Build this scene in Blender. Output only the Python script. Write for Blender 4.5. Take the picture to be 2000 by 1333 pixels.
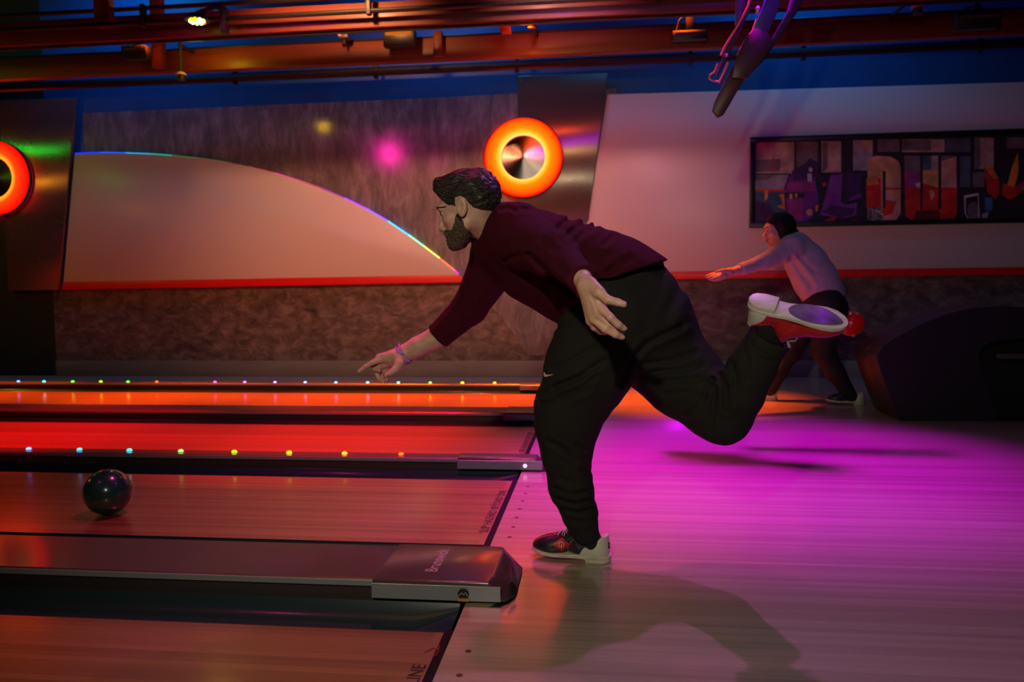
import bpy, bmesh, math, random
import numpy as np
from mathutils import Vector, Matrix
S = bpy.context.scene
COL = S.collection
for o in list(bpy.data.objects): bpy.data.objects.remove(o)

# ------------------------------------------------------------------ camera
FPX = 1500.0; YAW, PITCH, ROLL = .1139, .0668, .0106; CAM = np.array([0, 0, 1.05])
_cy, _sy, _cp, _sp = math.cos(YAW), math.sin(YAW), math.cos(PITCH), math.sin(PITCH)
FWD = np.array([-_sy*_cp, _cy*_cp, -_sp]); _r = np.array([_cy, _sy, 0.]); _d = np.cross(FWD, _r)
RGT = _r*math.cos(ROLL)+_d*math.sin(ROLL); DWN = -_r*math.sin(ROLL)+_d*math.cos(ROLL)
cam_data = bpy.data.cameras.new('camera'); cam = bpy.data.objects.new('camera', cam_data); COL.objects.link(cam)
cam_data.sensor_width = 36; cam_data.lens = 36*FPX/2000; cam_data.clip_end = 200
cam.matrix_world = Matrix(((RGT[0], -DWN[0], -FWD[0], 0), (RGT[1], -DWN[1], -FWD[1], 0), (RGT[2], -DWN[2], -FWD[2], 1.05), (0, 0, 0, 1)))
cam_data.dof.use_dof = True; cam_data.dof.focus_distance = 2.75; cam_data.dof.aperture_fstop = 3.2
S.camera = cam
S.view_settings.view_transform = 'Standard'; S.view_settings.look = 'None'
S.view_settings.exposure = 0; S.view_settings.gamma = 1; S.view_settings.use_curve_mapping = False
def U(px, py, Y):                      # photograph point at a known distance into the room
    v = RGT*((px-1000)/FPX)+DWN*((py-666.5)/FPX)+FWD
    return CAM+v*(Y/v[1])
def UZ(px, py, Z=0.):
    v = RGT*((px-1000)/FPX)+DWN*((py-666.5)/FPX)+FWD
    return CAM+v*((Z-CAM[2])/v[2])

# ------------------------------------------------------------------ world and lamps
W = bpy.data.worlds.new('world'); S.world = W; W.use_nodes = True
W.node_tree.nodes['Background'].inputs[0].default_value = (.25, .4, .7, 1)
W.node_tree.nodes['Background'].inputs[1].default_value = .006
def lamp(name, kind, loc, target, color, watts, size=.06, angle=60, blend=.6):
    d = bpy.data.lights.new(name, kind); o = bpy.data.objects.new(name, d); COL.objects.link(o)
    o.location = loc; d.color = color; d.energy = watts
    if kind == 'SPOT': d.spot_size = math.radians(angle); d.spot_blend = blend; d.shadow_soft_size = size
    elif kind == 'POINT': d.shadow_soft_size = size
    else: d.shape = 'RECTANGLE'; d.size = size; d.size_y = size*.3
    if target is not None: o.rotation_euler = (Vector(target)-Vector(loc)).to_track_quat('-Z', 'Y').to_euler()
    return o
lamp('magenta_spot', 'SPOT', (1.0, 5.2, 4.3), (.95, 4.7, 0), (.66, .0, 1), 2300, .06, 52, .95)
lamp('hot_pink_spot', 'SPOT', (-.4, 5.6, 4.2), (-.25, 4.2, 0), (1, .0, .40), 480, .06, 40, .9)
lamp('pink_spot', 'SPOT', (.85, 4.2, 4.0), (.65, 2.35, 0), (.85, .22, .95), 185, .035, 60, .6)
lamp('flash', 'SPOT', (-.45, -.5, 2.0), (.0, 3.0, .95), (1, .91, .62), 140, .05, 84, .8)
lamp('wall_wash', 'SPOT', (-2.3, 5.4, 3.9), (-2.5, 9.2, 1.9), (1, .38, .14), 420, .1, 78, .9)
lamp('wall_wash', 'SPOT', (-.5, 5.4, 3.9), (-.1, 9.2, 2.0), (1, .36, .30), 150, .1, 60, 1)
for x in (-6.2, -4.2, -2.0): lamp('red_lane_spot', 'SPOT', (x, 5.4, 4.2), (x, 5.25, 0), (1, .0, .012), 3300, .06, 40, 1)
for x, w in ((-6.6, 4200), (-4.6, 5600), (-2.7, 5600), (-.9, 5200), (.8, 3400)): lamp('orange_lane_spot', 'SPOT', (x, 7.6, 4.2), (x, 7.35, 0), (1, .10, .0), w, .06, 36, 1)
for x in (-5.6, -1.8, 2.2): lamp('added_blue_wash', 'SPOT', (x, 8.2, 5.2), (x, 9.2, 3.6), (.01, .36, 1), 85, .2, 140, 1)  # unseen blue lamps, added to brighten the blue wall
lamp('rose_lane_spot', 'SPOT', (-1.0, 3.9, 4.3), (-1.0, 3.6, 0), (1, .05, .30), 520, .06, 54, 1)
lamp('amber_lane_spot', 'SPOT', (-1.5, 1.2, 4.0), (-1.4, 1.9, 0), (1, .50, .05), 90, .06, 40, 1)
# small coloured heads under the ceiling
lamp('red_head', 'POINT', (-.65, 7.2, 3.42), None, (1, .10, .0), 12, .07)
lamp('violet_head', 'SPOT', (-.25, 5.2, 3.48), (-.2, 9.2, 2.75), (.55, .0, 1), 22, .07, 50, .8)
lamp('yellow_head', 'SPOT', (-.28, 5.2, 3.20), (-.2, 9.2, 2.55), (1, .62, .15), 26, .06, 50, .8)
lamp('violet_side_head', 'POINT', (1.8, 3.2, 4.0), None, (.42, .0, 1), 30, .12)
lamp('green_head', 'POINT', (-8.55, 7.3, 3.54), None, (.0, 1, .05), 12, .07)
lamp('amber_head', 'POINT', (-9.9, 5.4, 3.15), None, (1, .4, .02), 40, .07)
lamp('effect_lamp_glow', 'POINT', (-3.98, 7.4, 3.46), None, (1, .55, .02), 8, .09)
# moving head at the back of the hall, seen mirrored in the wall covering
lamp('pink_moving_head', 'SPOT', (-5.25, -.8, 4.5), (-2.5, 9.2, 2.72), (1, .02, .35), 260, .2, 14, .5)
lamp('pink_glow', 'POINT', (-3.6, 1.2, 3.9), None, (1, .02, .35), 14, .12)
# ------------------------------------------------------------------ helpers
def setp(o, label=None, cat=None, group=None, kind=None):
    if label: o['label'] = label
    if cat: o['category'] = cat
    if group: o['group'] = group
    if kind: o['kind'] = kind
    return o
def empty(name, loc=(0, 0, 0)):
    o = bpy.data.objects.new(name, None); COL.objects.link(o); o.location = loc; o.empty_display_size = .1
    return o
def attach(o, parent):
    if parent is not None:
        o.parent = parent; o.matrix_parent_inverse = Matrix.Translation(-Vector(parent.location))
    return o
def link_mesh(name, me, mats, parent=None):
    o = bpy.data.objects.new(name, me); COL.objects.link(o)
    if not isinstance(mats, (list, tuple)): mats = [mats]
    if not me.materials:
        for m in mats: me.materials.append(m)
    return attach(o, parent)
class MB:
    """collects faces for ONE mesh"""
    def __init__(s): s.v = []; s.f = []; s.m = []; s.mi = 0
    def add(s, vs, fs):
        b = len(s.v); s.v += [tuple(map(float, p)) for p in vs]
        for f in fs: s.f.append([b+i for i in f]); s.m.append(s.mi)
        return s
    def box(s, x0, x1, y0, y1, z0, z1):
        return s.add([(x0, y0, z0), (x1, y0, z0), (x1, y1, z0), (x0, y1, z0), (x0, y0, z1), (x1, y0, z1), (x1, y1, z1), (x0, y1, z1)],
                     [(3, 2, 1, 0), (4, 5, 6, 7), (0, 1, 5, 4), (1, 2, 6, 5), (2, 3, 7, 6), (3, 0, 4, 7)])
    def prism(s, poly, a, b, axis=1):
        """poly: 2-D points, extruded between a and b on axis (1: points are x,z; 0: y,z; 2: x,y)"""
        n = len(poly)
        def P(q, t): return (q[0], t, q[1]) if axis == 1 else ((t, q[0], q[1]) if axis == 0 else (q[0], q[1], t))
        vs = [P(q, a) for q in poly]+[P(q, b) for q in poly]
        fs = [tuple(range(n))[::-1], tuple(range(n, 2*n))]+[(i, (i+1) % n, n+(i+1) % n, n+i) for i in range(n)]
        return s.add(vs, fs)
    def tube(s, pts, r, n=10, cap=True):
        pts = [Vector(p) for p in pts]; rr = r if isinstance(r, (list, tuple)) else [r]*len(pts)
        rings = []; up = None
        for i, p in enumerate(pts):
            t = (pts[min(i+1, len(pts)-1)]-pts[max(i-1, 0)]).normalized()
            if up is None: up = t.orthogonal().normalized()
            up = (up-t*up.dot(t)).normalized(); q = t.cross(up)
            rings.append([p+up*math.cos(2*math.pi*k/n)*rr[i]+q*math.sin(2*math.pi*k/n)*rr[i] for k in range(n)])
        vs = [v for g in rings for v in g]
        fs = [(i*n+k, i*n+(k+1) % n, (i+1)*n+(k+1) % n, (i+1)*n+k) for i in range(len(pts)-1) for k in range(n)]
        if cap: fs += [tuple(range(n))[::-1], tuple(range((len(pts)-1)*n, len(pts)*n))]
        return s.add(vs, fs)
    def lathe(s, prof, c, axis, n=32, closed=False):
        """prof: (radius, height) along axis from c"""
        a = Vector(axis).normalized(); u = a.orthogonal().normalized(); w = a.cross(u); c = Vector(c)
        vs = [c+a*h+(u*math.cos(2*math.pi*k/n)+w*math.sin(2*math.pi*k/n))*r for r, h in prof for k in range(n)]
        m = len(prof); rng = range(m if closed else m-1)
        fs = [(i*n+k, i*n+(k+1) % n, ((i+1) % m)*n+(k+1) % n, ((i+1) % m)*n+k) for i in rng for k in range(n)]
        return s.add(vs, fs)
    def sphere(s, c, r, n=12, sc=(1, 1, 1)):
        vs = []; fs = []
        for i in range(n+1):
            t = math.pi*i/n
            for k in range(2*n):
                p = math.pi*k/n
                vs.append((c[0]+r*sc[0]*math.sin(t)*math.cos(p), c[1]+r*sc[1]*math.sin(t)*math.sin(p), c[2]+r*sc[2]*math.cos(t)))
        for i in range(n):
            for k in range(2*n):
                fs.append((i*2*n+k, (i+1)*2*n+k, (i+1)*2*n+(k+1) % (2*n), i*2*n+(k+1) % (2*n)))
        return s.add(vs, fs)
    def build(s, name, mats, parent=None, bevel=0, smooth=False, seg=2, autosm=35):
        me = bpy.data.meshes.new(name); me.from_pydata(s.v, [], s.f)
        if not isinstance(mats, (list, tuple)): mats = [mats]
        for m in mats: me.materials.append(m)
        me.polygons.foreach_set('material_index', s.m)
        bm = bmesh.new(); bm.from_mesh(me)
        bmesh.ops.remove_doubles(bm, verts=bm.verts, dist=1e-6)
        bmesh.ops.recalc_face_normals(bm, faces=bm.faces)
        if bevel:
            ed = [e for e in bm.edges if len(e.link_faces) == 2 and e.calc_face_angle(0) > .5]
            bmesh.ops.bevel(bm, geom=ed, offset=bevel, segments=seg, affect='EDGES', profile=.5, clamp_overlap=True)
        if smooth or bevel:
            for f in bm.faces: f.smooth = True
            for e in bm.edges:
                if len(e.link_faces) == 2 and e.calc_face_angle(0) > math.radians(autosm): e.smooth = False
        bm.to_mesh(me); bm.free(); me.update()
        return link_mesh(name, me, mats, parent)
def text_mesh(name, body, size, M, mat, parent=None, ext=.0008, bold=0):
    c = bpy.data.curves.new(name, 'FONT'); c.body = body; c.size = size; c.extrude = ext; c.offset = bold; c.align_x = 'LEFT'; c.resolution_u = 3
    t = bpy.data.objects.new(name, c); COL.objects.link(t)
    dg = bpy.context.evaluated_depsgraph_get(); me = bpy.data.meshes.new_from_object(t.evaluated_get(dg))
    bpy.data.objects.remove(t); bpy.data.curves.remove(c); me.transform(M); me.materials.clear(); me.materials.append(mat); me.name = name
    return link_mesh(name, me, mat, parent)

# ------------------------------------------------------------------ materials
MATS = {}
def mat(name, col, rough=.5, metal=0, coat=0, coat_r=.1, emit=None, es=1, spec=.5, noise=None, bump=None, aniso=0, sheen=0, trans=0):
    """noise=(scale, amount, (sx,sy,sz), detail): brightness variation; bump=(scale, strength, (sx,sy,sz), dist)"""
    m = bpy.data.materials.new(name); m.use_nodes = True; MATS[name] = m
    nt = m.node_tree; b = nt.nodes['Principled BSDF']; N = nt.nodes.new; L = nt.links.new
    b.inputs['Base Color'].default_value = (*col, 1); b.inputs['Roughness'].default_value = rough; b.inputs['Metallic'].default_value = metal
    b.inputs['Coat Weight'].default_value = coat; b.inputs['Coat Roughness'].default_value = coat_r
    b.inputs['Specular IOR Level'].default_value = spec
    b.inputs['Sheen Weight'].default_value = sheen; b.inputs['Sheen Roughness'].default_value = .4
    b.inputs['Transmission Weight'].default_value = trans
    if emit: b.inputs['Emission Color'].default_value = (*emit, 1); b.inputs['Emission Strength'].default_value = es
    if aniso:
        b.inputs['Anisotropic'].default_value = aniso
    tc = N('ShaderNodeTexCoord')
    def tex(sc, scale, detail=4):
        mp = N('ShaderNodeMapping'); mp.inputs['Scale'].default_value = sc; L(tc.outputs['Object'], mp.inputs[0])
        n = N('ShaderNodeTexNoise'); n.inputs['Scale'].default_value = scale; n.inputs['Detail'].default_value = detail; L(mp.outputs[0], n.inputs['Vector']); return n
    if noise:
        n = tex(noise[2], noise[0], noise[3] if len(noise) > 3 else 4)
        r = N('ShaderNodeValToRGB'); e = r.color_ramp.elements; a = noise[1]
        e[0].position = .32; e[1].position = .68
        e[0].color = (*[max(0, c*(1-a)) for c in col], 1); e[1].color = (*[min(1, c*(1+a)) for c in col], 1)
        L(n.outputs[0], r.inputs[0]); L(r.outputs[0], b.inputs['Base Color'])
    if bump:
        n = tex(bump[2], bump[0], 5); bp = N('ShaderNodeBump'); bp.inputs['Strength'].default_value = bump[1]; bp.inputs['Distance'].default_value = bump[3] if len(bump) > 3 else .01
        L(n.outputs[0], bp.inputs['Height']); L(bp.outputs[0], b.inputs['Normal'])
    return m
def wood_mat(name, c0, c1, coat_r, grain=1.0, spec=.5, vary=.75):
    """glossy strip: colour differs from board to board, long grain on each"""
    m = bpy.data.materials.new(name); m.use_nodes = True; nt = m.node_tree; b = nt.nodes['Principled BSDF']; N = nt.nodes.new; L = nt.links.new
    oi = N('ShaderNodeObjectInfo'); tc = N('ShaderNodeTexCoord')
    cmb = N('ShaderNodeCombineXYZ'); mul = N('ShaderNodeMath'); mul.operation = 'MULTIPLY'; mul.inputs[1].default_value = 57; L(oi.outputs['Random'], mul.inputs[0]); L(mul.outputs[0], cmb.inputs[0]); L(mul.outputs[0], cmb.inputs[2])
    va = N('ShaderNodeVectorMath'); va.operation = 'ADD'; L(tc.outputs['Object'], va.inputs[0]); L(cmb.outputs[0], va.inputs[1])
    mp = N('ShaderNodeMapping'); mp.inputs['Scale'].default_value = (1.2, 60, 60); L(va.outputs[0], mp.inputs[0])
    n = N('ShaderNodeTexNoise'); n.inputs['Scale'].default_value = 1.6; n.inputs['Detail'].default_value = 5; L(mp.outputs[0], n.inputs['Vector'])
    mx = N('ShaderNodeMix'); mx.data_type = 'RGBA'; mx.inputs[6].default_value = (*c0, 1); mx.inputs[7].default_value = (*c1, 1)
    ad = N('ShaderNodeMath'); ad.operation = 'MULTIPLY_ADD'; ad.inputs[1].default_value = .55*grain
    L(n.outputs[0], ad.inputs[0]); m2 = N('ShaderNodeMath'); m2.operation = 'MULTIPLY_ADD'; m2.inputs[1].default_value = vary; m2.inputs[2].default_value = .225-.5*vary; L(oi.outputs['Random'], m2.inputs[0]); L(m2.outputs[0], ad.inputs[2])
    L(ad.outputs[0], mx.inputs[0]); L(mx.outputs[2], b.inputs['Base Color'])
    b.inputs['Roughness'].default_value = .42; b.inputs['Coat Weight'].default_value = .85; b.inputs['Coat Roughness'].default_value = coat_r; b.inputs['Specular IOR Level'].default_value = spec
    bp = N('ShaderNodeBump'); bp.inputs['Strength'].default_value = .06; bp.inputs['Distance'].default_value = .002; L(n.outputs[0], bp.inputs['Height']); L(bp.outputs[0], b.inputs['Coat Normal'])
    MATS[name] = m; return m
def marble_mat(name, cols, scale, stretch, rough, coat, coat_r):
    """mottled wall covering, two noises"""
    m = bpy.data.materials.new(name); m.use_nodes = True; nt = m.node_tree; b = nt.nodes['Principled BSDF']; N = nt.nodes.new; L = nt.links.new
    tc = N('ShaderNodeTexCoord'); mp = N('ShaderNodeMapping'); mp.inputs['Scale'].default_value = stretch; L(tc.outputs['Object'], mp.inputs[0])
    n = N('ShaderNodeTexNoise'); n.inputs['Scale'].default_value = scale; n.inputs['Detail'].default_value = 8; n.inputs['Roughness'].default_value = .65; n.inputs['Distortion'].default_value = .6; L(mp.outputs[0], n.inputs['Vector'])
    n2 = N('ShaderNodeTexNoise'); n2.inputs['Scale'].default_value = .7; n2.inputs['Detail'].default_value = 3; L(tc.outputs['Object'], n2.inputs['Vector'])
    ad = N('ShaderNodeMath'); ad.operation = 'MULTIPLY_ADD'; ad.inputs[1].default_value = .35; L(n2.outputs[0], ad.inputs[0]); sb = N('ShaderNodeMath'); sb.operation = 'SUBTRACT'; sb.inputs[1].default_value = .175; L(n.outputs[0], sb.inputs[0]); L(sb.outputs[0], ad.inputs[2])
    r = N('ShaderNodeValToRGB'); cr = r.color_ramp; cr.elements[0].position = .3; cr.elements[1].position = .72
    cr.elements[0].color = (*cols[0], 1); cr.elements[1].color = (*cols[2], 1); e = cr.elements.new(.5); e.color = (*cols[1], 1)
    L(ad.outputs[0], r.inputs[0]); L(r.outputs[0], b.inputs['Base Color'])
    b.inputs['Roughness'].default_value = rough; b.inputs['Coat Weight'].default_value = coat; b.inputs['Coat Roughness'].default_value = coat_r
    bp = N('ShaderNodeBump'); bp.inputs['Strength'].default_value = .15; bp.inputs['Distance'].default_value = .004; L(n.outputs[0], bp.inputs['Height']); L(bp.outputs[0], b.inputs['Normal'])
    MATS[name] = m; return m
WY = 9.2
def slab(pts, Y, th):
    """outline seen in the photograph at depth Y, as a plate th thick behind it; returns MB"""
    return MB().prism([(U(x, y, Y)[0], U(x, y, Y)[2]) for x, y in pts], Y, Y+th, 1)
# materials
mat('black_gap', (.012, .012, .014), .6); mat('blue_paint', (.004, .08, .26), .5, noise=(3, .12, (1, 1, 1)))
marble_mat('vertical_grain_paper', [(.065, .06, .075), (.135, .125, .145), (.26, .25, .27)], 9, (1, 1, .32), .5, .6, .12)
marble_mat('mottled_paper', [(.035, .027, .026), (.12, .095, .09), (.26, .21, .20)], 6, (1, 1, 1.6), .6, .15, .35)
mat('grey_skirting', (.22, .2, .2), .55, noise=(2, .1, (1, 1, 6)))
mat('white_panel', (.62, .58, .56), .45, coat=.25, coat_r=.25)
mat('red_trim', (.75, .006, .008), .4)
mat('dark_wall', (.01, .022, .026), .6)
wood_mat('approach_maple', (.25, .19, .13), (.43, .35, .25), .15, vary=.5)
wood_mat('lane_maple', (.13, .058, .018), (.28, .145, .055), .15); MATS['lane_maple'].node_tree.nodes['Principled BSDF'].inputs['Coat Weight'].default_value = .75
mat('gutter_plastic', (.012, .028, .045), .3, coat=.6, coat_r=.12)
mat('cap_metal', (.09, .075, .08), .38, metal=.6, coat=.2, bump=(40, .05, (1, 6, 6)))
mat('trim_metal', (.26, .31, .35), .32, metal=.35, bump=(60, .04, (.2, 4, 4)))
mat('hood_plastic', (.055, .045, .045), .28, coat=.5, coat_r=.12, bump=(180, .12, (1, 1, 1), .001))
mat('foul_black', (.006, .006, .008), .65, spec=.15, noise=(30, .8, (1, 1, 1)))
mat('print_black', (.012, .01, .012), .5); mat('print_grey', (.35, .33, .33), .5); mat('dot_brown', (.06, .03, .02), .5); mat('mark_red', (.3, .01, .03), .5)
mat('crescent_black', (.012, .014, .012), .55)

# ---- shell of the hall
floor = setp(MB().box(-20, 9, -3, WY, -.30, -.13).build('floor', MATS['black_gap']), kind='structure')
bm_ = MB().box(-.45, 9, -3, 1.6, -.13, -.001); fl2 = bm_.build('subfloor', MATS['approach_maple'], floor)
MB().box(-20, -.45, 8.0, WY-.03, -.13, -.002).build('wall_ledge', MATS['grey_skirting'], floor)
PITCHB = .0273
b = MB().box(0, 9.45, 0, PITCHB-.0002, -.03, 0).build('board', MATS['approach_maple'], floor, bevel=.0004, seg=1); b.location = (-.45, 1.6, 0)
for i in range(1, 279):
    c = b.copy(); COL.objects.link(c); c.location = (-.45, 1.6+i*PITCHB, 0)
for lane_c in (1.72, 3.60, 5.25):                         # rows of approach dots in front of each lane
    for k in range(-3, 4):
        d = MB().lathe([(0, 0), (.0095, 0), (.0095, .0006), (0, .0006)], (-.383, lane_c+k*.1405, .0001), (0, 0, 1), 14).build('dot_marker', MATS['dot_brown'], floor)
setp(MB().box(-7.0, 9, WY, WY+.2, 0, 7).build('wall_back', MATS['blue_paint']), kind='structure')
wb = bpy.data.objects['wall_back']
setp(MB().box(-20, -7.0, WY, WY+.2, 0, 7).build('wall_left', MATS['dark_wall']), kind='structure')
setp(MB().box(9, 9.2, -3, WY, -.2, 7).build('wall_right', MATS['dark_wall']), kind='structure')
setp(MB().box(-20, 9.2, -3, WY+.2, 7, 7.15).build('ceiling', MATS['blue_paint']), kind='structure')
setp(MB().box(-7.0, 9, WY-.03, WY, 0, .192).build('baseboard_back', MATS['grey_skirting'], bevel=.004), kind='structure')
# coverings on the back wall
low = MB().box(-7.0, 9, WY-.012, WY, .192, 1.16).build('mottled_covering', MATS['mottled_paper'], wb)
curve = [(915, 552), (945, 582), (977, 618), (1006, 655), (1034, 695)]
cz = [(U(x, y, WY)[0], U(x, y, WY)[2]) for x, y in curve]
seam = -1.896
MB().prism([(-6.47, 1.15), (seam-.003, 1.15), (seam-.003, 3.35), (-6.47, 3.33)], WY-.014, WY, 1).build('grain_covering', MATS['vertical_grain_paper'], wb)
MB().prism([(seam, 1.15), (-1.575, 1.145)]+cz[1:]+[(.2, .25), (.2, 3.37), (seam, 3.35)], WY-.022, WY, 1).build('grain_covering', MATS['vertical_grain_paper'], wb)

# ---- white panel with the arched top, red strip and strip light
arch_px = [(152, 302), (200, 300), (250, 301), (300, 303), (340, 306), (390, 311), (440, 318), (490, 328), (540, 340), (585, 354), (630, 370), (675, 389), (720, 411), (760, 434), (800, 461), (830, 483), (860, 506), (890, 530)]
A = lambda p, Y=WY: (U(p[0], p[1], Y)[0], U(p[0], p[1], Y)[2])
top = [A(p) for p in arch_px]
arch = empty('arched_panel', (-4.2, WY, 1.1))
setp(arch, 'white wall panel with an arched top edge and red strip below', 'wall panel')
MB().prism(top+[(-1.68, 1.235), (-6.815, 1.205)], WY-.06, WY-.0225, 1).build('panel_face', MATS['white_panel'], arch, bevel=.004)
MB().prism([(-6.815, 1.205), (-1.68, 1.235), (-1.57, 1.145), (-6.84, 1.11)], WY-.065, WY-.0225, 1).build('red_strip', MATS['red_trim'], arch, bevel=.003)
# coloured strip light set behind the arched edge, one part for each lit segment
cols = [(0, .02, 1), (0, .1, 1), (0, .5, .9), (0, .8, .5), (.2, .6, .1), (.7, .4, .1), (1, .25, .1), (1, .08, .15), (1, .05, .3), (1, .1, .2), (.9, .1, .6), (.5, .05, 1), (.2, .1, 1), (0, .5, 1), (.2, 1, .5), (1, .8, .1), (1, .15, .05), (.9, 0, .8)]
led_e = [1.5, 1.2, 1, .6, .2, .15, .15, .4, .8, .5, .4, 1.2, 1.6, 2, 2, 2, 1.6, 1.6]
pts = [Vector((p[0], WY-.05, p[1]+.006)) for p in top]+[Vector((-1.69, WY-.05, 1.245))]
for i in range(len(pts)-1):
    m = mat('strip_light', (.05, .05, .05), .4, emit=cols[i], es=led_e[i]*1.1)
    MB().tube([pts[i], pts[i+1]], .006 if i < 9 else .011, 6).build('strip_light_segment', m, arch)

# ---- white panel on the right with its red strip
rp = empty('tall_panel', (3.5, WY, 1.15)); setp(rp, 'large white wall panel with slanted left edge behind the picture', 'wall panel')
MB().prism([(.10, 3.30), (9, 3.22), (9, 1.24), (-.24, 1.24)], WY-.05, WY-.0225, 1).build('panel_face', MATS['white_panel'], rp, bevel=.004)
MB().prism([(-.24, 1.24), (9, 1.24), (9, 1.155), (-.26, 1.15)], WY-.055, WY-.0225, 1).build('red_strip', MATS['red_trim'], rp, bevel=.003)

# ---- brushed metal panels and the round lamps
def brushed(name):
    m = mat(name, (.40, .31, .26), .3, metal=.8, aniso=1.0, bump=(30, .05, (40, 1, 1.0), .003))
    nt = m.node_tree; t = nt.nodes.new('ShaderNodeTangent'); t.direction_type = 'RADIAL'; t.axis = 'Z'
    nt.links.new(t.outputs[0], nt.nodes['Principled BSDF'].inputs['Tangent'])
    n = nt.nodes.new('ShaderNodeTexNoise'); n.inputs['Scale'].default_value = 4; n.inputs['Detail'].default_value = 8; n.inputs['Roughness'].default_value = .7
    tc = nt.nodes.new('ShaderNodeTexCoord'); nt.links.new(tc.outputs['Object'], n.inputs['Vector'])
    r = nt.nodes.new('ShaderNodeMapRange'); r.inputs[3].default_value = .2; r.inputs[4].default_value = .38; nt.links.new(n.outputs[0], r.inputs[0]); nt.links.new(r.outputs[0], nt.nodes['Principled BSDF'].inputs['Roughness'])
    return m
brushed('brushed_steel'); mat('screw_brass', (.6, .4, .15), .3, metal=1)
p1 = empty('metal_panel', (-.5, WY, 1.9)); setp(p1, 'leaning brushed metal wall panel above the bending bowler, beside the tall white panel', 'wall panel')
MB().prism([(-.945, 3.545), (.103, 3.537), (-.13, 1.85), (-.945, 1.85)], WY-.078, WY-.056, 1).build('sheet', MATS['brushed_steel'], p1, bevel=.003)
MB().lathe([(0, 0), (.014, 0), (.014, .006), (0, .009)], (-.91, WY-.078, 3.50), (0, -1, 0), 12).build('screw', MATS['screw_brass'], p1, smooth=True)
p2 = empty('metal_panel', (-7.0, WY, 1.1)); setp(p2, 'tapering brushed metal wall panel at the left edge, left of the arch', 'wall panel')
MB().prism([(-7.56, 3.52), (-6.517, 3.50), (-6.875, 1.112), (-7.571, 1.106)], WY-.078, WY-.0225, 1).build('sheet', MATS['brushed_steel'], p2, bevel=.003)
def ring_lamp(c, label, red):
    t = empty('ring_lamp', c); setp(t, label, 'wall lamp', 'round orange wall lamps')
    c = Vector(c)
    m = bpy.data.materials.new('glowing_ring'); m.use_nodes = True; nt = m.node_tree; nt.nodes.remove(nt.nodes['Principled BSDF'])
    N = nt.nodes.new; L = nt.links.new
    tc = N('ShaderNodeTexCoord'); vs = N('ShaderNodeVectorMath'); vs.operation = 'LENGTH'; L(tc.outputs['Object'], vs.inputs[0])
    mr = N('ShaderNodeMapRange'); mr.inputs[1].default_value = .255; mr.inputs[2].default_value = .455; L(vs.outputs['Value'], mr.inputs[0])
    cr = N('ShaderNodeValToRGB'); e = cr.color_ramp.elements; e[0].position = 0; e[1].position = 1
    if red: st = [(0, (5, .7, .06)), (.25, (5, .45, .02)), (.5, (5, .07, .005)), (1, (5, .004, .002))]
    else: st = [(0, (5, 1.1, .35)), (.2, (5, .72, .05)), (.45, (5, .30, .003)), (.9, (5, .09, .002)), (1, (4, .01, .002))]
    e[0].color = (*st[0][1], 1); e[1].color = (*st[-1][1], 1)
    for p, q in st[1:-1]: k = cr.color_ramp.elements.new(p); k.color = (*q, 1)
    L(mr.outputs[0], cr.inputs[0]); em = N('ShaderNodeEmission'); em.inputs[1].default_value = 1.0; L(cr.outputs[0], em.inputs[0]); L(em.outputs[0], nt.nodes['Material Output'].inputs[0])
    ring = MB().lathe([(.256, .06), (.262, .085), (.30, .105), (.355, .112), (.41, .10), (.445, .075), (.456, .045), (.44, .03), (.27, .03)], (0, 0, 0), (0, -1, 0), 72, closed=True).build('glowing_ring', m, None, smooth=True)
    ring.location = c; ring.parent = t; ring.matrix_parent_inverse = Matrix.Translation(-c)
    d = MB().lathe([(0, .075), (.02, .072), (.254, .05), (.258, .03)], (0, 0, 0), (0, -1, 0), 72).build('spun_disc', MATS['spun_metal'], None, smooth=True)
    d.location = c; d.parent = t; d.matrix_parent_inverse = Matrix.Translation(-c)
    MB().lathe([(.23, .032), (.23, -.006)], c, (0, -1, 0), 40).build('mount', MATS['black_gap'], t)
    MB().lathe([(.455, .045), (.470, .035), (.470, -.006)], c, (0, -1, 0), 60).build('rim', MATS['black_gap'], t, smooth=True)
    return t
sm = mat('spun_metal', (.17, .135, .135), .2, metal=1, aniso=.9)
tg = sm.node_tree.nodes.new('ShaderNodeTangent'); tg.direction_type = 'RADIAL'; tg.axis = 'Y'; sm.node_tree.links.new(tg.outputs[0], sm.node_tree.nodes['Principled BSDF'].inputs['Tangent'])
ring_lamp((-.883, WY-.085, 2.592), 'glowing orange ring lamp on the wall above the bowler\'s head', False)
ring_lamp((-7.62, WY-.085, 2.535), 'glowing red-orange ring lamp cut by the left edge of the photo', True)

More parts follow.
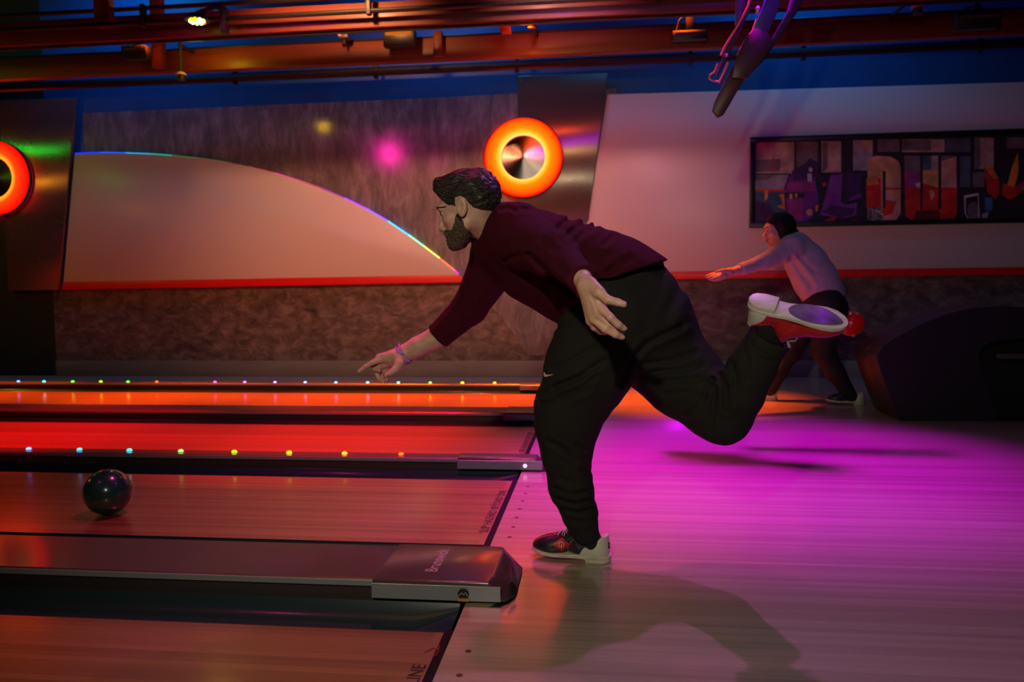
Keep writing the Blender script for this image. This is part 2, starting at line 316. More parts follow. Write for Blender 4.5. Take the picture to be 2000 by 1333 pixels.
# ---- lanes
LANES = [(1.188, 2.255), (3.069, 4.136), (4.720, 5.787), (6.569, 7.636)]
lane_lab = ['nearest bowling lane, brown and dim, with LINE lettering at its end', 'pinkish-red bowling lane under the rolling dark ball', 'crimson bowling lane beyond the divider with the closer lights', 'farthest bowling lane, glowing orange in front of the wall']
XL = -13.0
for li, (y0, y1) in enumerate(LANES):
    t = empty('bowling_lane', (-.45, (y0+y1)/2, 0)); setp(t, lane_lab[li], 'bowling lane', 'bowling lanes')
    n = 39; w = (y1-y0)/n
    b0 = MB().box(XL, -.505, 0, w-.0002, -.04, 0).build('board', MATS['lane_maple'], t, bevel=.0003, seg=1); b0.location = (0, y0, 0)
    for i in range(1, n):
        c = b0.copy(); COL.objects.link(c); c.location = (0, y0+i*w, 0)
    # the end strip before the foul line, lighter and lettered, then the black line
    MB().box(-.505, -.478, y0, y1, -.04, 0).build('end_strip', MATS['lane_maple'], t)
    MB().box(-.478, -.45, y0-.02, y1+.02, -.04, .0006).build('foul_line', MATS['foul_black'], t, bevel=.0004, seg=1)
    MB().box(XL, -.47, y0-.004, y0-.0005, -.05, .001).build('edge_strip', MATS['black_gap'], t)
    MB().box(XL, -.47, y1+.0005, y1+.004, -.05, .001).build('edge_strip', MATS['black_gap'], t)
    if li < 3:
        M = Matrix(((0, -1, 0, -.486), (1, 0, 0, y1-.205), (0, 0, 1, .0004), (0, 0, 0, 1)))
        xw = 0; row = []
        for word in ('SLIP', 'HAZARD', 'BEYOND', 'LINE'):
            tm = text_mesh('lettering', word, .05, Matrix.Translation((xw, 0, 0)), MATS['print_black'], None, .0003, .0006); xw = max(v.co.x for v in tm.data.vertices)+.016; row.append(tm)
        k = .70/(xw-.016)
        for tm in row: tm.data.transform(M @ Matrix.Translation((-.70, 0, 0)) @ Matrix.Diagonal((k, k, 1, 1))); attach(tm, t)
    # gutters on both sides
    for s, ya in ((-1, y0-.235), (1, y1)):
        prof = []
        for k in range(9):
            a = math.pi*k/8; prof.append((ya+.1175-.1095*math.cos(a), -.012-.075*math.sin(a)))
        pr = [(ya+.003, -.004)]+prof+[(ya+.232, -.004)]
        g = MB(); nn = len(pr)
        g.add([(XL, p[0], p[1]) for p in pr]+[(-.62, p[0], p[1]) for p in pr], [(i, i+1, nn+i+1, nn+i) for i in range(nn-1)])
        fl = [(ya+.003, -.004)]+[(p[0], -.012+(p[1]+.012)*.16) for p in prof]+[(ya+.232, -.004)]
        g.add([(-.62, p[0], p[1]) for p in pr]+[(-.47, p[0], p[1]) for p in fl], [(i, i+1, nn+i+1, nn+i) for i in range(nn-1)])
        g.build('gutter', MATS['gutter_plastic'], t, smooth=True)
# little red mark at the nearest lane's end
mk = [UZ(x, y) for x, y in ((830, 1275), (838, 1272), (846, 1267), (850, 1270), (856, 1269), (858, 1262), (855, 1275), (850, 1283))]
MB().tube([(p[0], p[1], .0008) for p in mk], .0022, 5).build('red_scrawl', MATS['mark_red'], bpy.data.objects['bowling_lane'])

# ---- dividers between the lanes
led_mats = {}
def led_mat(rgb):
    if rgb not in led_mats: led_mats[rgb] = mat('led_lens', (.1, .1, .1), .3, emit=rgb, es=7)
    return led_mats[rgb]
B, C_, G, Yl, O_, R_, P_, V_ = (.02, .25, 1), (.0, .75, .9), (.05, .9, .05), (.75, .95, .0), (1, .5, 0), (1, .06, .0), (1, .05, .6), (.35, .2, 1)
def divider(y0, y1, label, leds, led_y, hood_x, text=None, wide=False):
    t = empty('lane_divider', (-.5, (y0+y1)/2, 0)); setp(t, label, 'lane divider')
    zt = .070
    MB().prism([(y0+.012, -.05), (y0+.012, .035), (y0, .045), (y0, zt-.006), (y0+.006, zt), (y1-.006, zt), (y1, zt-.006), (y1, .045), (y1-.012, .035), (y1-.012, -.05)], XL, hood_x, 0).build('cap', MATS['cap_metal'], t, smooth=True, autosm=25)
    for yy, s in ((y0, -1), (y1, 1)):
        MB().box(XL, hood_x, min(yy, yy+s*.004), max(yy, yy+s*.004), .045, zt-.004).build('side_trim', MATS['trim_metal'], t, bevel=.0012, seg=1)
    # hood over the end of the divider
    a, bq = y0-.016, y1+.016; zh = zt+.004
    xe = -.285
    h = MB(); v = [(hood_x-.012, a, .008), (xe-.03, a, .008), (xe, a+.055, .008), (xe, bq-.055, .008), (xe-.03, bq, .008), (hood_x-.012, bq, .008)]
    if not wide: v = [(hood_x-.012, a, .008), (xe-.03, a, .008), (xe-.012, a+.02, .008), (xe-.012, bq-.02, .008), (xe-.03, bq, .008), (hood_x-.012, bq, .008)]
    ins = [(0, .006), (-.055, .006), (-.075, .012), (-.075, -.012), (-.055, -.006), (0, -.006)]
    tp = [(p[0]+q[0], p[1]+q[1], zh) for p, q in zip(v, ins)]
    h.add(v+tp, [(0, 1, 2, 3, 4, 5)[::-1], (6, 7, 8, 9, 10, 11)]+[(i, (i+1) % 6, 6+(i+1) % 6, 6+i) for i in range(6)])
    ho = h.build('end_hood', MATS['hood_plastic'], t, bevel=.006, seg=3)
    MB().box(hood_x-.012, xe-.045, a-.003, a+.002, .010, zh-.012).build('hood_side_plate', MATS['trim_metal'], t, bevel=.0015, seg=1)
    # sensor recess and cable in the near side, dark hole in the end
    if wide:
        MB().lathe([(0, 0), (.019, 0), (.019, .004), (.016, .0045)], (-.455, a-.0035, .036), (0, -1, 0), 20).build('sensor_window', MATS['black_gap'], ho)
        MB().box(-.474, -.436, a-.0092, a-.0065, .012, .022).build('sensor_label', mat('sensor_amber', (.45, .22, .02), .5), ho)
        MB().tube([(-.47, a-.009, .03), (-.46, a-.011, .042), (-.452, a-.012, .036), (-.447, a-.011, .044), (-.44, a-.009, .03)], .0016, 6).build('cable', MATS['print_grey'], ho)
        nrm = Vector((.055, -.03, .035)).normalized()
        MB().lathe([(0, .001), (.018, .001), (.02, 0), (.0215, -.004)], (xe-.012, a+.06, .038), nrm, 20).build('end_hole', MATS['black_gap'], ho, smooth=True)
    if text:
        M = Matrix(((0, -1, 0, -.565), (1, 0, 0, y0+.07), (0, 0, 1, zh+.0002), (0, 0, 0, 1)))
        tm = text_mesh('lettering', text, .05, Matrix.Identity(4), MATS['print_grey'], None, .0004, .0004)
        wdt = max(v.co.x for v in tm.data.vertices); k = .23/wdt
        tm.data.transform(M @ Matrix.Diagonal((k, k*1.15, 1, 1))); attach(tm, ho)
    for x, rgb in leds:
        l = MB().lathe([(0, .016), (.009, .014), (.014, .009), (.0165, 0)], (x, led_y, zt), (0, 0, 1), 14).build('led_light', led_mat(rgb), t, smooth=True)
        MB().lathe([(.0165, 0), (.021, .0), (.020, .003), (.0165, .004)], (x, led_y, zt), (0, 0, 1), 14).build('led_bezel', MATS['trim_metal'], l, smooth=True)
    return t
divider(2.49, 2.834, 'broad flat lane divider with a lettered end hood, nearest of the dividers', [], 0, -.76, 'Brunswick', True)
MB().add([(p[0], p[1], .0012) for p in [UZ(x, y) for x, y in ((955, 1187), (975, 1188), (995, 1180), (1010, 1165), (1003, 1162), (985, 1172))]], [(0, 1, 2, 3, 4, 5)]).build('black_crescent', MATS['crescent_black'], floor)  # black crescent laid on the floor along the hood's end
mid = [(-3.94, B), (-3.595, B), (-3.249, (.0, .45, 1)), (-2.914, C_), (-2.575, G), (-2.228, (.3, .95, 0)), (-1.878, Yl), (-1.53, O_), (-1.181, R_)]
divider(4.371, 4.487, 'narrow lane divider with a row of coloured lights, the closer lit one', mid, 4.43, -.815)
md = bpy.data.objects['lane_divider.001']
MB().sphere((-.43, 4.357, .034), .0135, 10).build('white_knob', mat('white_knob', (.8, .8, .8), .3, emit=(1, .85, 1), es=.8), md, smooth=True)  # a pale glow is put into the knob's material
divider(6.022, 6.334, 'broad flat lane divider without lights between crimson and orange lanes', [], 0, -.752, None, True)
far_c = [V_, (.05, .3, 1), B, (0, .6, 1), C_, (0, .9, .5), G, Yl, O_]
far = [(-6.86, B), (-6.517, B), (-6.204, C_), (-5.857, G), (-5.52, (.3, .95, 0)), (-5.197, G), (-4.859, R_), (-4.181, P_), (-3.84, (.8, .1, .8)), (-3.497, V_), (-3.157, (.15, .3, 1)), (-2.815, (0, .35, 1)), (-2.464, (0, .6, 1)), (-2.128, (0, .9, .6)), (-1.784, G), (-1.438, Yl), (-1.095, O_)]
divider(7.871, 7.985, 'narrow lane divider with a row of coloured lights, far one along the wall', far, 7.93, -.81)

# ---- dark ball rolling down the second lane
bb = MB().sphere((0, 0, 0), .108, 24).build('bowling_ball', mat('ball_green', (.008, .05, .036), .22, coat=1, coat_r=.05, noise=(6, .5, (1, 1, 1))), None, smooth=True)
bb.location = (-2.33, 3.36, .1085); setp(bb, 'dark green bowling ball rolling on the pinkish-red lane', 'bowling ball')
for k, (a, e) in enumerate(((2.3, .9), (2.5, .78), (2.55, 1.0))):
    d = Vector((math.cos(a)*math.cos(e), math.sin(a)*math.cos(e), math.sin(e)))
    h = MB().lathe([(0, 0), (.011, 0), (.0125, -.001)], d*.108, d, 16).build('finger_hole', MATS['black_gap'], None); h.parent = bb

# ---- ball return on the right
brm = mat('return_black', (.014, .014, .017), .42, coat=.1, coat_r=.3, bump=(120, .06, (1, 1, 1), .001)); brd = mat('return_inner', (.004, .004, .005), .6)
br = empty('ball_return', (3.2, 6.6, 0)); setp(br, 'black curved ball return housing standing on the approach', 'ball return')
out = [(1756, 823), (1736, 768), (1718, 720), (1712, 696), (1722, 679), (1745, 662), (1800, 633), (1850, 613), (1900, 602), (1950, 598), (2010, 601), (2080, 618), (2150, 650), (2210, 700), (2235, 760), (2245, 823)]
op = [(1912, 700), (1914, 688), (1922, 676), (1940, 668), (2000, 660), (2060, 664), (2090, 690), (2075, 760), (2060, 822), (1950, 822), (1932, 770)]
YB = 6.22
O2 = [(U(x, y, YB)[0], max(U(x, y, YB)[2], 0)) for x, y in out]; I2 = [(U(x, y, YB)[0], max(U(x, y, YB)[2], .002)) for x, y in op]
MB().prism([(p[0], p[1]+.0) for p in O2], YB+.22, YB+.58, 1).build('shell', brm, br, bevel=.05, seg=4)
# front plate with the opening cut through it
me_ = bmesh.new(); vo = [me_.verts.new((p[0], YB, p[1])) for p in O2]; vi = [me_.verts.new((p[0], YB, p[1])) for p in I2]
eo = [me_.edges.new((vo[i], vo[(i+1) % len(vo)])) for i in range(len(vo))]; ei = [me_.edges.new((vi[i], vi[(i+1) % len(vi)])) for i in range(len(vi))]
bmesh.ops.triangle_fill(me_, use_beauty=True, edges=eo+ei)
ext = bmesh.ops.extrude_face_region(me_, geom=list(me_.faces)); bmesh.ops.translate(me_, verts=[g for g in ext['geom'] if isinstance(g, bmesh.types.BMVert)], vec=(0, .24, 0))
bmesh.ops.recalc_face_normals(me_, faces=me_.faces)
fm = bpy.data.meshes.new('front_plate'); me_.to_mesh(fm); me_.free(); link_mesh('front_plate', fm, brm, br)
q = U(1966, 700, YB); MB().box(q[0], q[0]+.6, YB+.14, YB+.2, q[2]-.022, q[2]+.022).build('cross_bar', mat('return_bar', (.10, .09, .10), .4, metal=.6), br, bevel=.008)
MB().prism([(p[0]*.98+.06, p[1]*.96+.004) for p in I2], YB+.215, YB+.23, 1).build('inner_back', brd, br)
MB().box(O2[0][0]+.02, O2[-1][0]-.02, YB-.005, YB+.55, 0, .012).build('foot_plate', brd, br)

# ---- framed graffiti print
pic = empty('framed_picture', (4, WY-.06, 1.73)); setp(pic, 'long black framed graffiti print hanging on the white panel', 'picture')
fm_ = mat('frame_black', (.008, .008, .009), .35)
x0, x1, z0, z1 = 1.71, 7.2, 1.73, 2.75
for a in ((x0, x1, z1-.055, z1), (x0, x1, z0, z0+.055), (x0, x0+.055, z0+.055, z1-.055), (x1-.055, x1, z0+.055, z1-.055)):
    MB().box(a[0], a[1], WY-.095, WY-.0555, a[2], a[3]).build('frame_rail', fm_, pic, bevel=.004)
ART = []
def acol(k, c, n=.35): ART.append(mat('print_'+k, c, .6, noise=(7, n, (1, 1, 1)))); return len(ART)-1
ink = acol('ink', (.022, .018, .024)); beige = acol('beige', (.46, .32, .25)); taupe = acol('taupe', (.16, .12, .12)); slate = acol('slate', (.08, .12, .16)); grey = acol('light_grey', (.30, .29, .32))
purp = acol('purple', (.13, .02, .21)); viol = acol('violet', (.20, .035, .32)); dpur = acol('deep_purple', (.05, .015, .09)); mag = acol('magenta', (.30, .03, .22)); orng = acol('orange', (.85, .24, .04)); red = acol('red', (.62, .02, .015)); sal = acol('salmon', (.62, .30, .22)); peach = acol('peach', (.66, .33, .12)); teal = acol('teal', (.03, .11, .15)); blue = acol('blue', (.05, .16, .38)); white = acol('pale', (.62, .55, .52), .2); green = acol('green', (.25, .5, .05)); maroon = acol('maroon', (.12, .01, .015))
pr_ = MB(); lay = [0]
def art(px0, px1, poly, ci, ox=1460, oy=255, sc=1866/280):
    """poly in the enlarged crop"""
    lay[0] += 1; y = WY-.0565-.00012*lay[0]; pr_.mi = ci
    P = [U(ox+p[0]/sc, oy+p[1]/sc, WY-.06) for p in poly]
    pr_.add([(q[0], y, q[2]) for q in P], [tuple(range(len(P)))])
def R2(x0, y0, x1, y1): return [(x0, y0), (x1, y0), (x1, y1), (x0, y1)]
y = WY-.0565; pr_.mi = ink; pr_.add([(x0+.05, y, z0+.05), (x1-.05, y, z0+.05), (x1-.05, y, z1-.05), (x0+.05, y, z1-.05)], [(0, 1, 2, 3)])
a = lambda poly, c: art(0, 0, poly, c)
a(R2(50, 150, 610, 560), beige); a([(60, 160), (430, 150), (430, 490), (400, 530), (60, 540)], taupe); a([(60, 160), (430, 150), (430, 370), (60, 380)], beige); a(R2(325, 330, 345, 545), red)
a(R2(635, 145, 915, 480), taupe); a(R2(965, 140, 1220, 545), beige); a([(975, 150), (1045, 150), (1045, 480), (1000, 530), (975, 530)], taupe); a(R2(1375, 125, 1630, 520), grey); a(R2(1470, 125, 1630, 280), beige)
a([(55, 580), (540, 575), (470, 770), (55, 770)], grey); a([(70, 590), (350, 580), (260, 640), (110, 650)], taupe); a(R2(55, 768, 900, 800), red); a([(55, 800), (480, 800), (490, 1030), (400, 1240), (55, 1240)], teal); a([(55, 900), (300, 960), (450, 1240), (55, 1240)], dpur)
a([(225, 780), (268, 775), (262, 880), (225, 920)], orng); a([(55, 800), (88, 795), (78, 870), (55, 880)], red); a([(405, 840), (475, 825), (490, 1030), (380, 990), (460, 960), (440, 880)], orng); a([(60, 1240), (95, 1200), (130, 1240)], red)
a([(490, 740), (590, 515), (740, 440), (810, 355), (930, 420), (880, 640), (930, 930), (860, 1110), (720, 1240), (500, 1060)], purp)
a([(590, 515), (740, 440), (810, 355), (925, 420), (880, 600), (600, 650)], dpur); a([(530, 680), (880, 660), (900, 790), (500, 790)], mag); a(R2(780, 560, 838, 665), white); a([(800, 480), (850, 490), (840, 545), (795, 530)], white)
a(R2(500, 810, 740, 880), ink); a(R2(545, 825, 585, 890), peach); a(R2(618, 820, 648, 872), peach); a([(510, 900), (720, 880), (720, 1240), (560, 1150)], mag); a([(760, 1060), (800, 1020), (845, 1030), (840, 1100), (790, 1115)], sal); a([(885, 980), (925, 965), (910, 1060), (888, 1050)], orng)
a([(1085, 575), (1235, 570), (1215, 930), (1280, 970), (1430, 940), (1410, 1100), (1240, 1150), (940, 1100), (1000, 920)], viol); a([(960, 1060), (1100, 980), (1390, 1010), (1380, 1090), (1200, 1140)], dpur); a([(1320, 880), (1470, 810), (1480, 870), (1330, 920)], viol); a([(1290, 560), (1480, 560), (1480, 800), (1300, 900)], dpur)
a(R2(975, 680, 1020, 725), red); a([(1010, 1160), (1160, 1120), (1120, 1230), (1000, 1230)], red); a([(1290, 1200), (1420, 1165), (1450, 1210)], red)
SX = 1866/280*260                                  # second crop starts 260 px further right
def a2(poly, c): art(0, 0, poly, c, 1720)
a2([(-170, 360), (-60, 330), (130, 340), (230, 400), (260, 480), (260, 1080), (180, 1200), (-170, 1210)], sal); a2([(-170, 420), (100, 380), (240, 430), (255, 620), (-80, 640)], peach); a2([(-185, 660), (0, 620), (10, 1000), (-185, 1000)], red); a2([(-185, 620), (-60, 600), (-20, 700), (-185, 720)], orng); a2(R2(-160, 1000, 30, 1200), taupe)
for k in range(26): rx, ry = random.Random(k).uniform(-155, 10), random.Random(k+90).uniform(1010, 1180); a2([(rx, ry), (rx+22, ry-6), (rx+30, ry+14), (rx+8, ry+10)], white)
a2([(60, 900), (200, 930), (150, 1080), (40, 1120), (20, 1030)], red); a2(R2(25, 530, 62, 1010), ink); a2([(75, 780), (250, 790), (250, 930)], peach); a2(R2(62, 745, 258, 768), red)
a2(R2(-40, 115, 245, 280), taupe); a2(R2(275, 115, 830, 285), beige); a2(R2(275, 120, 650, 260), taupe); a2(R2(845, 105, 1165, 280), slate); a2(R2(1215, 95, 1470, 500), beige); a2([(1215, 100), (1295, 100), (1295, 460), (1260, 500), (1215, 510)], taupe); a2(R2(1640, 90, 1866, 240), taupe); a2(R2(1195, 540, 1350, 740), taupe); a2(R2(1030, 340, 1165, 740), slate)
a2([(305, 330), (990, 330), (990, 1090), (930, 1180), (800, 1205), (420, 1200), (320, 1110)], red); a2([(310, 330), (990, 330), (990, 540), (310, 550)], taupe); a2(R2(545, 330, 650, 500), slate); a2(R2(655, 330, 745, 510), beige); a2([(330, 560), (500, 545), (505, 745), (325, 745)], mag); a2([(545, 520), (750, 515), (745, 745), (545, 690)], peach); a2([(785, 400), (980, 340), (985, 745), (785, 745)], sal); a2([(440, 690), (520, 680), (520, 745), (470, 745)], white); a2([(630, 780), (690, 780), (700, 850), (650, 920)], sal); a2([(460, 1040), (760, 1040), (780, 1200), (420, 1200)], maroon)
a2(R2(512, 330, 545, 1030), ink); a2(R2(748, 330, 785, 1030), ink)
a2([(1080, 850), (1270, 815), (1285, 1190), (1150, 1190), (1090, 1080)], white); a2([(1100, 880), (1260, 845), (1270, 1180), (1160, 1180), (1105, 1080)], ink); a2([(1120, 1040), (1150, 950), (1220, 930), (1265, 980), (1268, 1120), (1200, 1165), (1140, 1130)], taupe); a2([(1350, 880), (1450, 870), (1450, 1040), (1360, 1050)], blue); a2([(1310, 1090), (1400, 1060), (1380, 1160), (1320, 1170)], grey)
a2([(1340, 470), (1440, 460), (1540, 640), (1540, 830), (1490, 900), (1380, 790)], red); a2([(1340, 460), (1440, 460), (1530, 620), (1470, 640)], orng); a2([(1700, 500), (1780, 280), (1790, 540), (1740, 740), (1640, 720)], orng); a2([(1580, 690), (1740, 740), (1866, 660), (1866, 780), (1680, 905), (1570, 840)], red); a2([(1820, 740), (1866, 730), (1866, 780)], green)
for k in range(9):                                  # the print goes on past the edge of the photo
    xx = 1900+k*160; a2([(xx, 500), (xx+130, 470+30*(k % 3)), (xx+120, 1050), (xx+10, 1100)], [red, purp, peach, viol, sal, teal, mag, orng, dpur][k]); a2(R2(xx, 100, xx+120, 420), [taupe, beige, slate][k % 3])
pr_.build('print', ART, pic)

# ---- timber beams, posts, pipes and lamps under the ceiling
mat('beam_orange', (.14, .02, .005), .5, coat=.08, coat_r=.2, noise=(3, .25, (.4, 6, 6)))
mat('pipe_black', (.008, .009, .011), .45); mat('fixture_black', (.012, .012, .014), .4)
mat('lamp_disc', (.5, .32, .32), .4)
def beam(Y, label):
    t = MB().box(-14, 9, Y, Y+.1, 3.40, 3.62).build('ceiling_beam', MATS['beam_orange'], None, bevel=.006); setp(t, label, 'beam', 'timber ceiling beams'); return t
beam(7.87, 'orange-red timber ceiling beam closer to the wall, carrying the floodlights'); beam(6.84, 'orange-red timber ceiling beam, upper one in the photo')
def post(px0, px1, Y, zb, zt, label, lean=0):
    xa, xb = U(px0, 60, Y)[0], U(px1, 60, Y)[0]
    t = MB().prism([(xa, zb), (xb, zb), (xb+lean, zt), (xa+lean, zt)], Y-.09, Y-.005, 1).build('roof_post', MATS['beam_orange'], None, bevel=.004)
    setp(t, label, 'post')
post(303, 324, 7.87, 3.42, 5.0, 'upright timber post standing behind the lit coloured lamp'); post(849, 866, 7.87, 3.41, 3.66, 'short timber block on the beam right of the amber floodlight')
post(196, 226, 6.84, 3.5, 5.2, 'upright timber post at the upper left corner'); post(980, 1000, 7.4, 3.46, 3.66, 'short bright red brace between the beams', -.05)
def pipe(p0, p1, r, label, hangers=()):
    t = empty('ceiling_pipe', p0); setp(t, label, 'pipe')
    MB().tube([p0, p1], r, 10).build('run', MATS['pipe_black'], t, smooth=True)
    for x in hangers: MB().box(x-.02, x+.02, p0[1]-.03, p0[1]+.03, p0[2]-r*1.6, p0[2]+.16).build('clamp', MATS['pipe_black'], t, bevel=.004)
pipe((-14, 6.72, 3.50), (9, 6.72, 3.50), .022, 'black pipe running along the face of the upper beam', [-4.1, -2.0, .5])
pipe((-14, 6.80, 3.66), (9, 6.80, 3.66), .02, 'thin black pipe above the upper beam')
pipe((-14, 6.9, 3.388), (9, 6.9, 3.388), .014, 'black pipe just below the upper beam')
pipe((-14, 7.88, 3.632), (9, 7.88, 3.632), .012, 'thin black conduit lying on the floodlight beam')
pipe((-14, 8.8, 3.575), (9, 8.8, 3.575), .05, 'thick black pipe along the wall below the beams', [-4.25, -2.55, -.92, 1.0, 2.2, 4.0])
pipe((-14, 8.75, 3.70), (9, 8.75, 3.70), .014, 'thin pale-edged cable run above the thick black pipe')
glass_a = mat('amber_glass', (.35, .16, .02), .2, coat=1, emit=(.4, .18, .01), es=.25); glass_d = mat('dull_glass', (.05, .055, .04), .2, coat=1); glass_v = mat('violet_glass', (.03, .03, .06), .15, coat=1)
def flood(px, py, Y, w, h, glass, label, stem=.16, tilt=.5):
    c = U(px, py, Y); t = empty('floodlight', c); setp(t, label, 'floodlight', 'floodlights on the ceiling beam')
    x0, x1 = c[0]-w/2, c[0]+w/2; z0, z1 = c[2]-h/2, c[2]+h/2
    MB().prism([(Y-.02, z0), (Y-.02-.06*tilt, z1), (Y+.09, z1+.01), (Y+.07, z0)], x0, x1, 0).build('housing', MATS['fixture_black'], t, bevel=.008)
    g = MB(); g.add([(x0+.02, Y-.023, z0+h*.42), (x1-.02, Y-.023, z0+h*.42), (x1-.03, Y-.026-.055*tilt, z1-.02), (x0+.03, Y-.026-.055*tilt, z1-.02), (x0+.02, Y-.01, z0+h*.42), (x1-.02, Y-.01, z0+h*.42), (x1-.03, Y-.01-.04*tilt, z1-.02), (x0+.03, Y-.01-.04*tilt, z1-.02)], [(0, 1, 2, 3), (4, 5, 1, 0), (7, 6, 5, 4), (1, 5, 6, 2), (0, 3, 7, 4), (3, 2, 6, 7)])
    g.build('glass', glass, t)
    MB().box(c[0]-.035, c[0]+.035, Y+.0, Y+.05, z1, z1+stem).build('bracket', MATS['fixture_black'], t, bevel=.006)
    MB().box(c[0]-.02, c[0]+.02, Y+.02, 7.872, z1+stem-.03 if z1+stem < 3.6 else 3.55, z1+stem if z1+stem < 3.6 else 3.59).build('mounting_arm', MATS['fixture_black'], t, bevel=.004)
    MB().tube([(x0+.04, Y+.03, z1), (c[0]-.1, Y+.03, z1+stem*.55), (c[0], Y+.03, z1+stem)], .009, 6).build('cable', MATS['pipe_black'], t)
flood(265, 104, 7.7, .27, .13, glass_d, 'dull unlit floodlight on the beam at left', .1)
flood(780, 76, 7.7, .32, .15, glass_a, 'floodlight with amber glass in front of the beam', .12)
flood(1347, 69, 7.7, .33, .085, glass_v, 'flat black floodlight on a thick stem left of the hanging arm', .2, .1)
flood(1908, 42, 7.7, .40, .13, glass_d, 'black floodlight at the upper right corner of the photo', .1)
def pendant(px, py, Y, drop, label):
    c = U(px, py, Y); t = empty('pendant_lamp', c); setp(t, label, 'lamp', 'small pendant lamps')
    MB().lathe([(0, 0), (.05, 0), (.052, .012), (.03, .03), (.012, .035)], c, (0, 0, 1), 20).build('lamp_disc', MATS['lamp_disc'], t, smooth=True)
    MB().tube([(c[0], c[1], c[2]+.03), (c[0], c[1], c[2]+drop)], .018, 8).build('rod', MATS['pipe_black'], t)
    MB().box(c[0]-.012, c[0]+.012, Y, 7.872, min(c[2]+drop, 3.60)-.024, min(c[2]+drop, 3.60)).build('side_arm', MATS['fixture_black'], t)
    MB().lathe([(.04, .0), (.036, -.05), (.0, -.055)], (c[0], c[1], c[2]-.002), (0, 0, 1), 16).build('lens_cup', MATS['fixture_black'], t, smooth=True)
pendant(354, 147, 7.6, .4, 'small round pendant lamp on a rod at left below the beam'); pendant(1038, 42, 7.2, .4, 'small round pendant lamp above the ring lamp between the beams'); pendant(1792, 16, 7.2, .35, 'small round pendant lamp right of the hanging arm')
# small camera on the beam
c = U(672, 70, 7.7); t = empty('ceiling_camera', c); setp(t, 'small grey camera perched on the beam left of the amber floodlight', 'camera')
MB().box(c[0]-.05, c[0]+.05, 7.66, 7.78, c[2]-.03, c[2]+.035).build('housing', mat('camera_grey', (.07, .08, .08), .4), t, bevel=.008); MB().lathe([(0, .012), (.018, .01), (.022, 0)], (c[0]-.03, 7.66, c[2]), (0, -1, 0), 14).build('lens', MATS['trim_metal'], t, smooth=True); MB().box(c[0]-.01, c[0]+.01, 7.7, 7.74, c[2]-.08, c[2]-.03).build('foot', MATS['fixture_black'], t)
# lit effect lamp hanging in front of the upper beam
c = U(385, 40, 6.6); t = empty('effect_lamp', c); setp(t, 'round party lamp glowing yellow, red and green below the ceiling at left', 'lamp')
MB().lathe([(0, .055), (.06, .05), (.11, .012), (.115, 0), (.10, -.004)], c, (0, 0, 1), 28).build('housing', MATS['fixture_black'], t, smooth=True)
for k in range(9):
    a_ = 2*math.pi*k/9; rgb = [(1, .9, .3), (1, .05, .0), (.1, 1, .1), (1, .8, .1), (1, .9, .6), (.9, 1, .3), (1, .2, 0), (.2, 1, 0), (1, 1, .5)][k]
    MB().sphere((c[0]+.055*math.cos(a_), c[1]+.055*math.sin(a_), c[2]-.008), .017, 6).build('lamp_bulb', mat('party_bulb', (.1, .1, .1), .3, emit=rgb, es=8), t, smooth=True)
MB().tube([c+np.array([0, 0, .05]), c+np.array([.0, .1, .12])], .02, 8).build('neck', MATS['fixture_black'], t)
MB().box(c[0]+.20, c[0]+.25, 6.62, 6.7, c[2]-.1, c[2]+.12).build('clamp', MATS['fixture_black'], t, bevel=.006)
MB().tube([(c[0]+.225, 6.66, c[2]+.1), (c[0]+.16, 6.64, c[2]+.13), (c[0]+.08, 6.62, c[2]+.09), (c[0], 6.6, c[2]+.06)], .024, 8).build('arm', MATS['fixture_black'], t, smooth=True)
# folded arm hanging from the ceiling
hv = empty('hanging_arm', U(1470, 0, 5.0)); setp(hv, 'dark folded metal arm with cables hanging from the ceiling over the white panel', 'bracket')
mat('arm_brown', (.075, .035, .035), .4, metal=.3); mat('arm_violet', (.05, .03, .22), .4); mat('arm_dark', (.012, .01, .014), .5); mat('cable_orange_lit', (.75, .25, .06), .45)  # orange light falling on the cables is put into their colour
def hslab(name, pts, Y, th, m): slab(pts, Y, th).build(name, MATS[m], hv, bevel=.004)
hslab('lower_plate', [(1392, 215), (1397, 196), (1425, 140), (1440, 118), (1470, 128), (1452, 158), (1415, 222), (1403, 228)], 5.0, .05, 'arm_brown')
hslab('middle_plate', [(1435, 120), (1455, 75), (1475, 55), (1500, 60), (1512, 85), (1490, 115), (1460, 152), (1430, 152)], 4.96, .04, 'arm_brown')
hslab('upper_plate', [(1470, 62), (1495, 0), (1500, -60), (1535, -60), (1520, 20), (1500, 66)], 4.97, .05, 'arm_violet')
hslab('side_bar', [(1398, 150), (1420, 90), (1440, 50), (1462, -60), (1485, -60), (1465, 20), (1440, 75), (1410, 135)], 5.06, .05, 'arm_dark')
hslab('thin_bar', [(1436, 50), (1441, -60), (1458, -60), (1446, 40)], 5.02, .03, 'arm_violet')
hslab('rear_bar', [(1470, 140), (1540, 20), (1560, -60), (1600, -60), (1560, 20), (1490, 120)], 5.12, .05, 'arm_dark')
for nm, pp in (('cable', [(1470, -30), (1462, 10), (1442, 48), (1415, 92), (1408, 108)]), ('cable', [(1402, 124), (1396, 140), (1386, 147), (1385, 153), (1392, 158), (1404, 159)]), ('cable', [(1404, 162), (1415, 140), (1422, 122)]), ('cable', [(1440, 108), (1452, 86), (1470, 60), (1478, 38)])):
    MB().tube([U(x, y, 4.985) for x, y in pp], .0065, 6).build(nm, MATS['cable_orange_lit'], hv, smooth=True)
MB().sphere(U(1480, 20, 4.93), .02, 8, (.7, 1, 1.3)).build('bolt', mat('bolt_pale', (.55, .55, .58), .3, metal=.5), hv, smooth=True)
MB().sphere(U(1419, 108, 4.98), .012, 8).build('bolt', MATS['bolt_pale'], hv, smooth=True)
